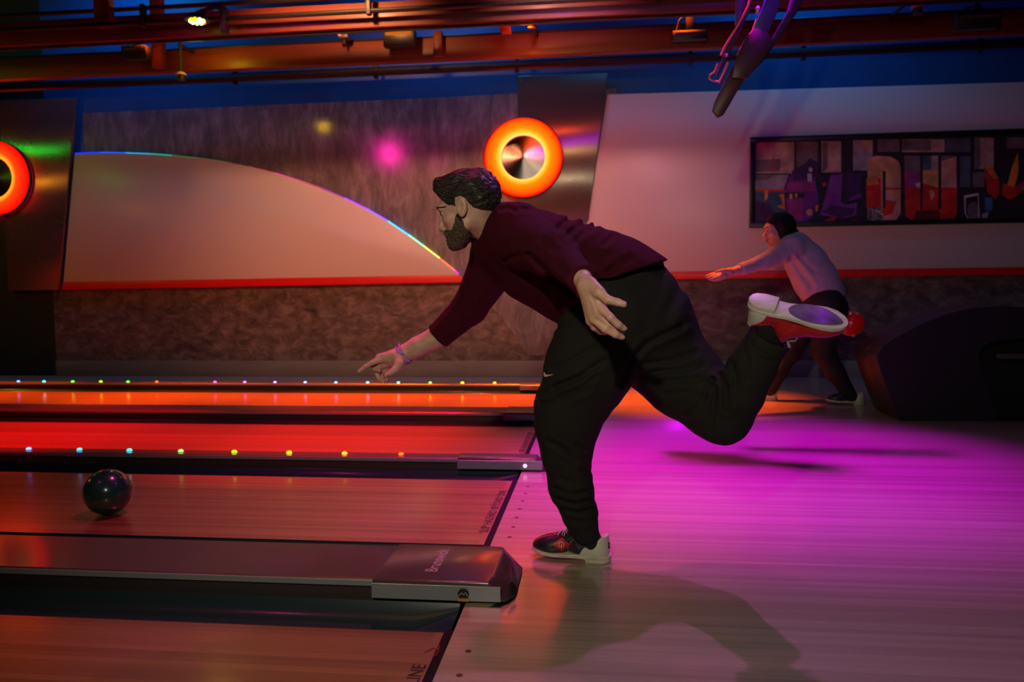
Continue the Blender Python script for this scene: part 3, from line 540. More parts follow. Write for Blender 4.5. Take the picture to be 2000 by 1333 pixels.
# ------------------------------------------------------------------ smooth organic surfaces (distance fields -> one continuous mesh)
F32 = np.float32
def rc(P, a, b, ra, rb, n=None, s=1.0):
    """tapered capsule; n, s: flatten or widen along direction n"""
    a = np.asarray(a, F32); b = np.asarray(b, F32); ab = b-a; t = np.clip(((P-a)@ab)/max(float(ab@ab), 1e-9), 0, 1)[:, None]
    v = P-(a+t*ab)
    if n is not None:
        n = np.asarray(n, F32); vn = v@n; v = v+n*((vn/s-vn)[:, None])
    return np.sqrt((v*v).sum(1))-(ra+(rb-ra)*t[:, 0])
def ell(P, c, r, A=None):
    q = P-np.asarray(c, F32)
    if A is not None: q = q@np.asarray(A, F32).T
    r = np.asarray(r, F32); k0 = np.sqrt(((q/r)**2).sum(1)); k1 = np.sqrt(((q/(r*r))**2).sum(1))
    return k0*(k0-1)/np.maximum(k1, 1e-6)
def smin(a, b, k):
    h = np.clip(.5+.5*(b-a)/k, 0, 1); return b+(a-b)*h-k*h*(1-h)
def smax(a, b, k): return -smin(-a, -b, k)
def chain(P, pts, rad, k=.02, n=None, s=1.0):
    d = None
    for i in range(len(pts)-1):
        e = rc(P, pts[i], pts[i+1], rad[i], rad[i+1], n, s); d = e if d is None else smin(d, e, k)
    return d
def wob(P, seed, fr):
    """cheap smooth noise, about -1..1, fr = frequency per axis"""
    rng = np.random.RandomState(seed); o = np.zeros(len(P), F32)
    for _ in range(7):
        v = rng.randn(3)*np.asarray(fr); o += np.sin(P@v.astype(F32)+F32(rng.rand()*6.28))
    return o/3.2
def pix(P):
    q = P-CAM.astype(F32); z = q@FWD.astype(F32); return np.stack([1000+FPX*(q@RGT.astype(F32))/z, 666.5+FPX*(q@DWN.astype(F32))/z], 1)
def folds(P, d, lines, ymax):
    """cloth creases: (points, half width, depth in m) on the side nearer than ymax"""
    q = pix(P); m = 1/(1+np.exp(np.clip((P[:, 1]-ymax)/.02, -30, 30)))
    for pts, w, amp in lines:
        dm = None
        for i in range(len(pts)-1):
            a = np.array(pts[i], F32); ab = np.array(pts[i+1], F32)-a; t = np.clip(((q-a)@ab)/float(ab@ab), 0, 1)[:, None]
            v = q-(a+t*ab); e = np.sqrt((v*v).sum(1)); dm = e if dm is None else np.minimum(dm, e)
        d = d+m*amp*(np.exp(-(dm/w)**2)-.55*np.exp(-((dm-2.0*w)/w)**2))
    return d
def surface(fn, lo, hi, h):
    """naive surface nets"""
    lo = np.array(lo, float); hi = np.array(hi, float); n = np.ceil((hi-lo)/h).astype(int)+1
    ax = [lo[i]+h*np.arange(n[i]) for i in range(3)]
    # coarse pass: only blocks near the surface are sampled finely
    K = 4; nb = (n+K-1)//K; cx = [lo[i]+h*(K*np.arange(nb[i])+(K-1)/2) for i in range(3)]
    Gc = np.stack(np.meshgrid(*cx, indexing='ij'), -1).reshape(-1, 3).astype(F32)
    vc = np.concatenate([fn(Gc[i:i+300000]) for i in range(0, len(Gc), 300000)]).reshape(nb)
    near = np.abs(vc) < K*h*1.35+.008
    val = np.repeat(np.repeat(np.repeat(vc, K, 0), K, 1), K, 2)[:n[0], :n[1], :n[2]].astype(F32)
    mk = np.repeat(np.repeat(np.repeat(near, K, 0), K, 1), K, 2)[:n[0], :n[1], :n[2]]
    ii = np.argwhere(mk); G = (lo+h*ii).astype(F32)
    if len(G): val[mk] = np.concatenate([fn(G[i:i+300000]) for i in range(0, len(G), 300000)])
    ins = val < 0
    c = [(i, j, k) for i in (0, 1) for j in (0, 1) for k in (0, 1)]
    sl = lambda o: tuple(slice(o[a], n[a]-1+o[a]) for a in range(3))
    cnt = sum(ins[sl(o)].astype(np.int8) for o in c); act = (cnt > 0) & (cnt < 8)
    idx = np.argwhere(act); vid = -np.ones(act.shape, int); vid[act] = np.arange(len(idx))
    cv = [val[idx[:, 0]+o[0], idx[:, 1]+o[1], idx[:, 2]+o[2]] for o in c]
    sm = np.zeros((len(idx), 3)); ct = np.zeros(len(idx))
    for a in range(8):
        for b in range(a+1, 8):
            if sum(abs(c[a][i]-c[b][i]) for i in range(3)) != 1: continue
            x = (cv[a] < 0) != (cv[b] < 0); t = np.where(x, cv[a]/np.where(x, cv[a]-cv[b], 1), 0)
            sm += x[:, None]*(np.array(c[a])+t[:, None]*(np.array(c[b])-np.array(c[a]))); ct += x
    V = lo+h*(idx+sm/ct[:, None]); Fq = []
    for a in range(3):
        u, w = (a+1) % 3, (a+2) % 3
        s0 = [slice(None)]*3; s1 = [slice(None)]*3; s0[a] = slice(0, n[a]-1); s1[a] = slice(1, n[a])
        A0, A1 = ins[tuple(s0)], ins[tuple(s1)]
        e = np.argwhere(A0 != A1); e = e[(e[:, u] > 0) & (e[:, w] > 0) & (e[:, u] < n[u]-1) & (e[:, w] < n[w]-1)]
        if not len(e): continue
        def cell(du, dw):
            q = e.copy(); q[:, u] -= du; q[:, w] -= dw; return vid[q[:, 0], q[:, 1], q[:, 2]]
        q = np.stack([cell(1, 1), cell(0, 1), cell(0, 0), cell(1, 0)], 1); fl = ~A0[tuple(e.T)]
        q[fl] = q[fl][:, ::-1]; Fq.append(q)
    Fq = np.concatenate(Fq); Fq = Fq[(Fq >= 0).all(1)]
    us, inv = np.unique(Fq, return_inverse=True)
    return V[us], inv.reshape(Fq.shape)
def relax(V, F, it=1, lam=.5):
    for _ in range(it):
        s = np.zeros_like(V); c = np.zeros(len(V))
        for a in range(4):
            b = (a+1) % 4; np.add.at(s, F[:, a], V[F[:, b]]); np.add.at(c, F[:, a], 1); np.add.at(s, F[:, b], V[F[:, a]]); np.add.at(c, F[:, b], 1)
        V = V+lam*(s/np.maximum(c, 1)[:, None]-V)
    return V
def org(name, pieces, m, parent=None, X=None, smooth=1):
    """pieces: list of (V, F) joined into one mesh; X: 4x4 local to world"""
    VV, FF, b = [], [], 0
    for V, F in pieces:
        if not len(F): continue
        V = relax(V, F, smooth)
        VV.append(V); FF.append(F+b); b += len(V)
    V = np.concatenate(VV); F = np.concatenate(FF)
    if X is not None: V = V@np.array(X)[:3, :3].T+np.array(X)[:3, 3]
    me = bpy.data.meshes.new(name); me.from_pydata(V.tolist(), [], F.tolist()); me.update()
    me.polygons.foreach_set('use_smooth', [True]*len(me.polygons))
    return link_mesh(name, me, m, parent)

# ------------------------------------------------------------------ bowling shoe (x: heel to toe, z: up), metres
def sole_shape(n=44, grow=0):
    xs = [0, .006, .02, .05, .09, .13, .17, .21, .245, .275, .30, .312, .315]; ws = [.0, .018, .030, .037, .035, .033, .038, .047, .050, .045, .030, .014, 0]
    xc = np.concatenate([.1575-.1575*np.cos(np.linspace(0, math.pi, n))]); w = np.interp(xc, xs, ws)+grow; w[0] = w[-1] = max(grow, 0)
    cy = np.interp(xc, [0, .1, .2, .315], [0, .004, 0, -.008])
    return [(x, c+v) for x, v, c in zip(xc, w, cy)]+[(x, c-v) for x, v, c in list(zip(xc, w, cy))[::-1][1:-1]]
spring = lambda x: .012*np.clip((x-.20)/.115, 0, 1)**2
def shoe(parent, X, side, upper, counter, sole, lace, patch, name='shoe', label=None, fine=True, cw=1.0):
    """side: +1 when +y faces the camera"""
    XM = Matrix([list(map(float, r)) for r in X]); sh = attach(empty(name, XM.translation), parent)
    if label: sh['label'] = label
    def put(o): o.data.transform(XM); return attach(o, sh)
    def up(P):
        d = ell(P, (.242, -.003, .046), (.070, .046, .038))
        d = smin(d, rc(P, (.230, -.002, .050), (.138, 0, .098), .036, .033, (0, 1, 0), 1.1), .03)
        d = smin(d, rc(P, (.125, 0, .05), (.06, 0, .05), .034, .036), .03)
        d = smin(d, rc(P, (.048, 0, .035), (.043, 0, .110), .036, .034), .03)
        d = smin(d, rc(P, (.128, 0, .085), (.122, 0, .138), .031, .024, (0, 1, 0), 1.1), .02)
        top = np.interp(P[:, 0], [-.02, .01, .03, .06, .09, .11, .13, .16], [.112, .110, .101, .084, .088, .115, .155, .2]); d = smax(d, (P[:, 2]-top), .006)
        hole = rc(P, (.068, 0, .07), (.060, 0, .17), .024, .034); d = smax(d, -hole, .006)
        return smax(d, .026+spring(P[:, 0])-P[:, 2], .004)
    lo, hi = (-.01, -.065, .015), (.33, .065, .175)
    put(org('upper', [surface(up, lo, hi, .0035 if fine else .007)], upper))
    def cnt(P):
        b = np.interp(P[:, 2], [.02, .035, .055, .075, .095, .12], [.125, .118, .105, .078, .045, .030])*cw; return smax(up(P)-.0016, P[:, 0]-b, .003)
    put(org('heel_counter', [surface(cnt, lo, hi, .0032 if fine else .006)], counter))
    pl = sole_shape(grow=.003); z = lambda x, a: a+float(spring(x))
    w = MB(); n = len(pl)
    w.add([(x, y, z(x, .0165)) for x, y in pl]+[(x*1, y, z(x, .022)) for x, y in pl]+[(x, y, z(x, .030)) for x, y in pl], [tuple(range(n))[::-1], tuple(range(2*n, 3*n))]+[(i, (i+1) % n, n+(i+1) % n, n+i) for i in range(n)]+[(n+i, n+(i+1) % n, 2*n+(i+1) % n, 2*n+i) for i in range(n)])
    put(w.build('sole', sole, None, bevel=.0015))
    hp = [(x, y) for x, y in sole_shape(grow=.0015) if x <= .098]; hp = [p for p in hp if p[1] >= np.interp(p[0], [0, .1], [0, .004])]+[p for p in hp if p[1] < np.interp(p[0], [0, .1], [0, .004])]
    m = len(hp); hb = MB(); hb.add([(x*.96+.002, y*.97, 0) for x, y in hp]+[(x, y, .0165) for x, y in hp], [tuple(range(m))[::-1], tuple(range(m, 2*m))]+[(i, (i+1) % m, m+(i+1) % m, m+i) for i in range(m)])
    put(hb.build('heel_block', sole, None, bevel=.002))
    tt = np.linspace(0, 1, 30); pw = .0435*np.sin(math.pi*tt**.85)**.6; pd = [(.130+.172*t, -.003+w_) for t, w_ in zip(tt, pw)]+[(.130+.172*t, -.003-w_) for t, w_ in list(zip(tt, pw))[::-1][1:-1]]; k = len(pd); pdz = lambda x: .0163+float(spring(x))
    sp = MB(); strip = lambda n_, o=0: [(o+i, o+i+1, o+(n_-i-1) % n_, o+(n_-i) % n_) if 0 < i < n_//2-1 else ((o, o+1, o+n_-1) if i == 0 else (o+i, o+i+1, o+(n_-i) % n_)) for i in range(n_//2)]
    sp.add([(x, y, pdz(x)-.0016) for x, y in pd]+[(x, y, pdz(x)+.001) for x, y in pd], strip(k)+strip(k, k)+[(i, (i+1) % k, k+(i+1) % k, k+i) for i in range(k)])
    put(sp.build('slide_pad', MATS['slide_pad'], None, smooth=True))
    # stitched line round the pad
    put(MB().tube([(x*1+.0, y*.93, .0160+float(spring(x))) for x, y in pl if x > .115], .0009, 5).build('stitching', MATS['stitch'], None))
    # laces: bars across the instep and a bow
    lm = MB(); pr = []
    for i in range(6):
        x = .238-i*.018; zt = float(np.interp(x, [.13, .15, .17, .19, .21, .24], [.134, .1265, .117, .107, .098, .086])); pr.append((x, zt))
        a = [(x+.004, -.020, zt-.008), (x, -.008, zt+.001), (x, .008, zt+.001), (x-.004, .020, zt-.008)]
        lm.tube(a, .0026, 6)
        lm.tube([(p[0]-.008*(j/3), -p[1], p[2]+.001) for j, p in enumerate(a)], .0026, 6)
    put(lm.build('lace', lace, None, smooth=True))
    bow = MB(); x, zt = .142, .135
    for s in (-1, 1):
        bow.tube([(x, 0, zt+.003)]+[(x+.012*math.sin(t)+.012*(t/3), s*(.006+.030*math.sin(t*.5)), zt+.004+.014*math.sin(t)) for t in np.linspace(.2, 3.1, 9)]+[(x, 0, zt+.004)], .0028, 6)
        bow.tube([(x, 0, zt+.004), (x+.012, s*.014, zt+.004), (x+.03, s*.026, zt-.012), (x+.036, s*.036, zt-.036)], [.0028, .0028, .0028, .002], 6)
    put(bow.build('lace_bow', lace, None, smooth=True))
    if fine:
        ey = MB()
        for px_, zt in pr:
            for s in (-1, 1): ey.sphere((px_+.002, s*.0235, zt-.011), .0034, 6)
        put(ey.build('eyelets', MATS['lace_grey'], None, smooth=True))
        # stitched seam lines and toe stripe on the camera side
        def band(P, f, off=.0012): return smax(up(P)-off, f, .0006)
        def seam(P):
            a = np.abs(P[:, 0]-np.interp(P[:, 2], [.03, .06, .08, .1], [.165, .163, .150, .128]))-.0012; b = np.abs(P[:, 2]-np.interp(P[:, 0], [.05, .08, .105], [.076, .071, .082]))-.0011+np.where(P[:, 0] > .103, .02, 0); return band(P, np.minimum(a, b))
        box = ((.04, 0, .028), (.20, .06, .12)) if side > 0 else ((.04, -.06, .028), (.20, 0, .12))
        put(org('seam', [surface(seam, box[0], box[1], .0014)], MATS['piping_salmon'] if patch else MATS['red_bright'], smooth=0))
        if patch:
            def dia(P): return band(P, np.maximum(np.abs(P[:, 0]-.187)/.034+np.abs(P[:, 2]-.066)/.027-1, -1)*.02)
            bx = ((.145, 0, .03), (.23, .06, .11)) if side > 0 else ((.145, -.06, .03), (.23, 0, .11))
            put(org('emblem_patch', [surface(dia, bx[0], bx[1], .0015)], MATS['red_patch'], smooth=0))
            def qm(P):
                r = np.hypot(P[:, 0]-.187, P[:, 2]-.067); ring = np.abs(r-.0095)-.0011; gap = np.maximum(np.abs(P[:, 0]-.187)-.0025, P[:, 2]-.067); ring = np.maximum(ring, -gap)
                bar = np.maximum(np.abs(P[:, 0]-.187)-.0010, np.abs(P[:, 2]-.060)-.009); return smax(up(P)-.0021, np.minimum(ring, bar), .0003)
            bq = ((.17, 0, .044), (.204, .06, .084)) if side > 0 else ((.17, -.06, .044), (.204, 0, .084))
            put(org('emblem_mark', [surface(qm, bq[0], bq[1], .0007)], MATS['white_mark'], smooth=0))
            def tst(P): return band(P, np.maximum(np.abs(P[:, 1]+.0-side*.012)-.004, .205-P[:, 0]))
            put(org('toe_stripe', [surface(tst, (.2, -.03, .05), (.315, .03, .11), .002)], MATS['red_patch'], smooth=0))
    return sh
mat('slide_pad', (.10, .09, .11), .28, coat=.6, coat_r=.18, noise=(25, .5, (1, 1, 1))); mat('stitch', (.6, .55, .48), .6); mat('lace_grey', (.42, .40, .38), .7); mat('piping_salmon', (.55, .2, .16), .6)
mat('red_patch', (.5, .012, .015), .4, coat=.3); mat('red_bright', (.7, .02, .02), .5); mat('white_mark', (.8, .75, .72), .5)
mat('shoe_black', (.012, .012, .016), .38, coat=.25, coat_r=.25, bump=(60, .1, (1, 1, 1), .002)); mat('shoe_white', (.62, .62, .56), .4, coat=.2, coat_r=.3, bump=(40, .06, (1, 1, 1), .002)); mat('sole_pale', (.55, .52, .42), .5, noise=(30, .2, (1, 1, 3)), bump=(30, .1, (1, 1, 1), .002)); mat('shoe_red', (.42, .008, .008), .55, bump=(150, .12, (1, 1, 1), .001))
mat('sole_white', (.66, .60, .56), .42, noise=(20, .15, (1, 1, 3)))
def frame(o, x, z):
    """4x4: local x along x, local z close to z, origin o"""
    x = np.array(x, float); x /= np.linalg.norm(x); z = np.array(z, float); z -= x*(z@x); z /= np.linalg.norm(z); y = np.cross(z, x)
    M = np.eye(4); M[:3, 0] = x; M[:3, 1] = y; M[:3, 2] = z; M[:3, 3] = o; return M
# ------------------------------------------------------------------ the bowler in front
def skin_mat(name, col, blotch=.12):
    m = mat(name, col, .48, noise=(35, blotch, (1, 1, 1)), bump=(260, .1, (1, 1, 1), .001)); b = m.node_tree.nodes['Principled BSDF']
    b.inputs['Subsurface Weight'].default_value = .12; b.inputs['Subsurface Radius'].default_value = (.012, .005, .003); b.inputs['Subsurface Scale'].default_value = .6; return m
skin_mat('skin', (.63, .36, .275))
mat('sweater_knit', (.056, .004, .013), .9, spec=.15, bump=(420, .25, (1, 1, 1), .0015), noise=(40, .12, (1, 1, 1)))
mat('trouser_black', (.021, .020, .020), .9, spec=.15, bump=(500, .25, (1, 1, 1), .0012))
mat('hair_dark', (.030, .022, .019), .5, coat=.15, coat_r=.35, noise=(60, .7, (1, 1, 1)))
mat('hair_strand', (.13, .11, .10), .42); mat('beard_brown', (.075, .052, .034), .7, noise=(220, .55, (1, 1, 1)), bump=(300, .5, (1, 1, 1), .003))
mat('eye_white', (.7, .66, .62), .2, coat=1); mat('iris', (.04, .03, .02), .2, coat=1); mat('nail', (.62, .36, .32), .3, coat=.3)
mat('lip', (.36, .14, .12), .45); mat('band_lilac', (.50, .22, .62), .45); mat('undershirt', (.75, .72, .75), .7)
px2m = lambda r, Y: r*Y/FPX*1.0
def PT(l): return [U(a, b, c) for a, b, c, *_ in l]
def RD(l): return [q[3]*q[2]/FPX for q in l]
man = empty('person', (-.1, 2.9, 0)); setp(man, 'bearded man bending forward on one leg in burgundy sweater and black trousers', 'person')

def head_sdf(sc=1.0):
    """distance in the head frame: (forward, left, up), origin between the ears"""
    def f(Q):
        P = Q/F32(sc); A = np.abs(P); M = np.stack([P[:, 0], A[:, 1], P[:, 2]], 1)   # mirrored
        d = ell(P, (-.018, 0, .027), (.100, .074, .082))
        d = smin(d, ell(P, (.040, 0, -.030), (.052, .056, .078)), .03)
        d = smin(d, rc(M, (.012, .047, -.062), (.068, .014, -.104), .018, .017), .025)
        d = smin(d, ell(P, (.074, 0, -.106), (.018, .022, .016)), .014)
        d = smin(d, ell(M, (.060, .040, -.022), (.022, .022, .018)), .018)
        d = smin(d, rc(M, (.078, .040, .023), (.088, 0, .027), .011, .012), .014)
        d = smin(d, rc(P, (.086, 0, .014), (.110, 0, -.036), .0085, .0105), .010)
        d = smin(d, ell(P, (.109, 0, -.041), (.0115, .011, .009)), .006)
        d = smin(d, ell(M, (.099, .012, -.045), (.011, .007, .008)), .006)
        d = smax(d, -ell(M, (.103, .006, -.0525), (.005, .0035, .004)), .003)
        d = smax(d, -ell(M, (.088, .031, .003), (.014, .017, .0115)), .010)
        d = smin(d, ell(P, (.089, 0, -.066), (.012, .022, .0065)), .007)
        d = smin(d, ell(P, (.086, 0, -.0785), (.012, .020, .0065)), .006)
        d = smax(d, -ell(P, (.101, 0, -.0722), (.010, .024, .0018)), .003)
        # lids over the eyeball
        d = smin(d, np.maximum(ell(M, (.074, .031, .003), (.0150, .0150, .0150)), -(np.abs(M[:, 2]-.003)-.0042)), .003)
        # ears
        A_ = np.array([[.93, 0, .30], [0, 1, 0], [-.30, 0, .93]])
        E = ell(M, (-.006, .077, -.002), (.0185, .0075, .033), A_); E = smax(E, -ell(M, (-.003, .0865, -.001), (.011, .0105, .021), A_), .003); E = smin(E, rc(M, (-.010, .0795, .012), (-.009, .0795, -.012), .0028, .0028), .003); E = smin(E, ell(M, (.001, .077, -.026), (.008, .006, .009)), .006)
        d = smin(d, E, .006)
        return d*F32(sc)
    return f
# head frame
hf = np.array([-.956*.992, .125, -.29*.992]); hf /= np.linalg.norm(hf); hu = np.array([-.30, -.02, .955]); hu -= hf*(hu@hf); hu /= np.linalg.norm(hu); hl = np.cross(hu, hf)
HO = U(911, 406, 2.72)-hl*0.0; HX = np.eye(4); HX[:3, 0] = hf; HX[:3, 1] = hl; HX[:3, 2] = hu; HX[:3, 3] = HO
toH = lambda P: (P-HO.astype(F32))@np.stack([hf, hl, hu], 1).astype(F32)
fromH = lambda p: HO+hf*p[0]+hl*p[1]+hu*p[2]
hs = head_sdf(1.02)
nk = [fromH((-.028, 0, -.035)), U(962, 447, 2.78), U(1000, 470, 2.80)]
def man_head(P):
    d = hs(toH(P)); return smin(d, chain(P, nk, [.057, .062, .07], .03), .025)
hp = [fromH((a, b, c)) for a in (-.14, .135) for b in (-.1, .1) for c in (-.14, .135)]+[nk[2]]
lo = np.min(hp, 0)-.01; hi = np.max(hp, 0)+.01
HEAD = surface(man_head, lo, hi, .003)

# ---- arms and hands (photo point, distance, radius in photo px)
far_arm = [(975, 530, 3.00, 36), (918, 600, 3.04, 27), (858, 657, 3.05, 22.5), (815, 678, 3.04, 20), (786, 693, 3.03, 17.5), (772, 700, 3.03, 18)]
near_arm = [(1010, 455, 2.66, 38), (1085, 497, 2.38, 33), (1136, 545, 2.14, 19), (1146, 556, 2.10, 17.5)]
def fing(P, d, ch, k=.006):
    e = chain(P, PT(ch), RD(ch), .004); return e if d is None else smin(d, e, k)
FH = dict(
    index=[(741, 703, 3.00, 7.0), (727, 709, 2.99, 5.2), (714, 716, 2.985, 4.4), (701, 726, 2.98, 3.6)],
    middle=[(736, 706, 3.02, 7), (726, 713, 3.03, 5), (732, 722, 3.02, 4.6), (740, 724, 3.01, 4.0)],
    ring=[(742, 716, 3.03, 7), (735, 727, 3.04, 5), (740, 740, 3.03, 4.6), (749, 746, 3.02, 3.8)],
    little=[(752, 724, 3.05, 6), (744, 735, 3.06, 4.6), (749, 744, 3.05, 4.2), (757, 742, 3.04, 3.6)],
    thumb=[(780, 712, 2.98, 9.5), (772, 722, 2.965, 7.5), (762, 729, 2.955, 5.8), (754, 734, 2.95, 4.4)])
def far_hand(P):
    d = chain(P, PT(far_arm[2:]), RD(far_arm[2:]), .01)
    for a, b in (((772, 696, 3.01, 14), (742, 700, 3.01, 9.5)), ((772, 702, 3.03, 14), (742, 713, 3.03, 9)), ((774, 706, 3.05, 13), (752, 722, 3.05, 8)), ((782, 703, 3.0, 13), (778, 714, 2.98, 10))):
        d = smin(d, chain(P, PT([a, b]), RD([a, b])), .012)
    for k in FH: d = fing(P, d, FH[k])
    return smax(d, -ell(P, U(755, 711, 2.955), (.020, .016, .010)), .008)
NH = dict(
    thumb=[(1170, 572, 2.045, 11), (1187, 586, 2.025, 8.6), (1207, 591, 2.015, 7.4), (1219, 595, 2.01, 6.0)],
    index=[(1176, 604, 2.05, 9), (1193, 621, 2.03, 7.8), (1208, 635, 2.035, 7.2), (1218, 642, 2.045, 6.0)],
    middle=[(1168, 614, 2.06, 9), (1190, 634, 2.055, 7.4), (1205, 644, 2.065, 6.8), (1215, 648, 2.075, 5.8)],
    ring=[(1160, 624, 2.07, 8.6), (1182, 643, 2.055, 7.6), (1202, 654, 2.06, 6.8), (1214, 659, 2.07, 5.6)],
    little=[(1153, 628, 2.09, 8), (1160, 640, 2.10, 6.4), (1172, 648, 2.12, 5.8), (1182, 650, 2.135, 5.0)])
def near_hand(P):
    d = chain(P, PT(near_arm[1:]), RD(near_arm[1:]), .01)
    for a, b in (((1148, 556, 2.09, 15), (1176, 602, 2.055, 10.5)), ((1146, 560, 2.09, 15), (1168, 612, 2.06, 10.5)), ((1144, 560, 2.10, 15), (1160, 622, 2.07, 10)), ((1142, 560, 2.11, 13), (1153, 627, 2.09, 9)), ((1155, 556, 2.075, 13), (1172, 572, 2.045, 11.5))):
        d = smin(d, chain(P, PT([a, b]), RD([a, b])), .012)
    for k in NH: d = fing(P, d, NH[k], .005)
    # tendons on the back of the hand
    return folds(P, d, [([(1152, 575), (1166, 604)], 2.2, .0012), ([(1148, 580), (1158, 616)], 2.2, .0012), ([(1160, 570), (1176, 596)], 2.2, .001)], 2.06)
def bbox(ch, m): p = np.array(PT(ch)); r = max(RD(ch)); return p.min(0)-r-m, p.max(0)+r+m
l1, h1 = bbox(sum(FH.values(), far_arm[2:]), .012); l2, h2 = bbox(sum(NH.values(), near_arm[1:]), .012)
FARH = surface(far_hand, l1, h1, .0026); NEARH = surface(near_hand, l2, h2, .0026)
# the rest of the body inside the clothes, joined to the same mesh
spine = [(992, 470, 2.82, 52), (1050, 503, 2.85, 66), (1185, 565, 2.88, 72), (1240, 620, 2.88, 78)]
st_leg = [(1195, 620, 2.81, 100), (1150, 720, 2.82, 84), (1113, 800, 2.84, 68), (1108, 832, 2.85, 60), (1106, 880, 2.86, 48), (1115, 950, 2.88, 41), (1134, 1005, 2.90, 31), (1147, 1050, 2.91, 24.5)]
rs_leg = [(1262, 655, 2.95, 98), (1335, 740, 2.88, 76), (1396, 798, 2.80, 60), (1412, 812, 2.78, 54), (1440, 768, 2.73, 47), (1467, 720, 2.69, 42), (1506, 654, 2.64, 40)]
def core(P):
    d = chain(P, PT(spine), [r*.85 for r in RD(spine)], .03); d = smin(d, rc(P, U(1008, 455, 2.68), U(972, 500, 2.98), .06, .06), .03)
    for ch, k in ((far_arm[:4], .72), (near_arm[:3], .72), (st_leg, .62), (rs_leg, .58)): d = smin(d, chain(P, PT(ch), [r*k for r in RD(ch)], .03), .02)
    return d
allp = np.array(PT(spine+far_arm+near_arm+st_leg+rs_leg)); CORE = surface(core, allp.min(0)-.18, allp.max(0)+.2, .014)
org('body', [HEAD, FARH, NEARH, CORE], MATS['skin'], man)
# eyes, brows, nails
for s in (-1, 1):
    e = org('eyeball', [surface(lambda Q: ell(Q, (.0755, s*.0315, .003), (.0125, .0125, .0125)), (.05, s*.031-.02, -.02), (.1, s*.031+.02, .03), .0025)], MATS['eye_white'], man, HX)
    org('iris', [surface(lambda Q: ell(Q, (.0838, s*.0372, .0022), (.0050, .0060, .0062)), (.076, s*.037-.012, -.010), (.095, s*.037+.012, .014), .0011)], MATS['iris'], e, HX)
    bp = []
    for l_, u_ in ((.058, .019), (.050, .0265), (.041, .0295), (.031, .0295), (.022, .0275), (.014, .0255)):
        t = np.linspace(.03, .12, 181); v = hs(np.stack([t, np.full(181, s*l_), np.full(181, u_)], 1).astype(F32)*F32(1.0)); bp.append((float(t[np.where(v < 0)[0].max()])+.0005, s*l_, u_))
    eb = MB().tube(bp, [.0016, .0032, .0040, .0042, .0042, .0028], 8).build('eyebrow', MATS['hair_dark'], None, smooth=True); eb.data.transform(Matrix([list(map(float, q)) for q in HX])); attach(eb, man)
org('lips', [surface(lambda Q: smax(smin(ell(Q, (.0935, 0, -.067), (.0095, .019, .0048)), ell(Q, (.0905, 0, -.0785), (.0095, .017, .0052)), .002), -ell(Q, (.103, 0, -.0722), (.010, .024, .0012)), .001), (.07, -.03, -.09), (.11, .03, -.05), .0014)], MATS['lip'], man, HX)
for f_, off in ((NH['index'], (.4, -.9, .3)), (NH['thumb'], (.3, -.8, .5)), (NH['ring'], (.35, -.9, .2))):
    a, b = PT(f_)[-2:]; dv = (b-a)/np.linalg.norm(b-a); nn = np.array(off); nn -= dv*(nn@dv); nn /= np.linalg.norm(nn); r = RD(f_)[-1]; c = b+nn*r*.80
    A3 = np.stack([dv, np.cross(nn, dv), nn]); org('fingernail', [surface(lambda P: ell(P, c, (.0072, .0055, .0026), A3), c-.012, c+.012, .0012)], MATS['nail'], man)
c = U(757.5, 732, 2.937); org('fingernail', [surface(lambda P: ell(P, c, (.006, .003, .005)), c-.01, c+.01, .0012)], MATS['nail'], man)

# ---- hair and beard
def hairline(f): return np.interp(f, [-.15, -.10, -.06, -.035, -.026, -.012, .008, .014, .018, .030, .034, .045, .06, .078, .11], [-.050, -.045, -.032, -.012, .02, .036, .036, .02, -.028, -.028, .0, .022, .045, .066, .078])
def hair(Q):
    P = Q/F32(1.02); flow = wob(P, 5, (55, 210, 170)); tuft = wob(P, 8, (40, 75, 60))
    d = ell(P, (-.022, 0, .030), (.113, .0865, .094)); d = smin(d, rc(P, (.050, .0, .080), (.070, .0, .087), .027, .015, (0, 1, 0), 2.0), .03); d = smin(d, rc(P, (.0, 0, .095), (.06, 0, .098), .030, .028, (0, 1, 0), 1.6), .03)
    th = np.clip((P[:, 2]-.0)/.06, 0, 1); d = d+.012*(1-th)*np.clip(1-(-P[:, 0]-.02)/.05, 0, 1)    # shorter at the sides
    d = d+.0020*flow+.0036*tuft*th
    d = smax(d, (hairline(P[:, 0])-P[:, 2]), .006); return smax(d, P[:, 0]-.084-.008*tuft, .008)
org('hair', [surface(hair, (-.16, -.115, -.07), (.125, .115, .15), .0028)], MATS['hair_dark'], man, HX, smooth=0)
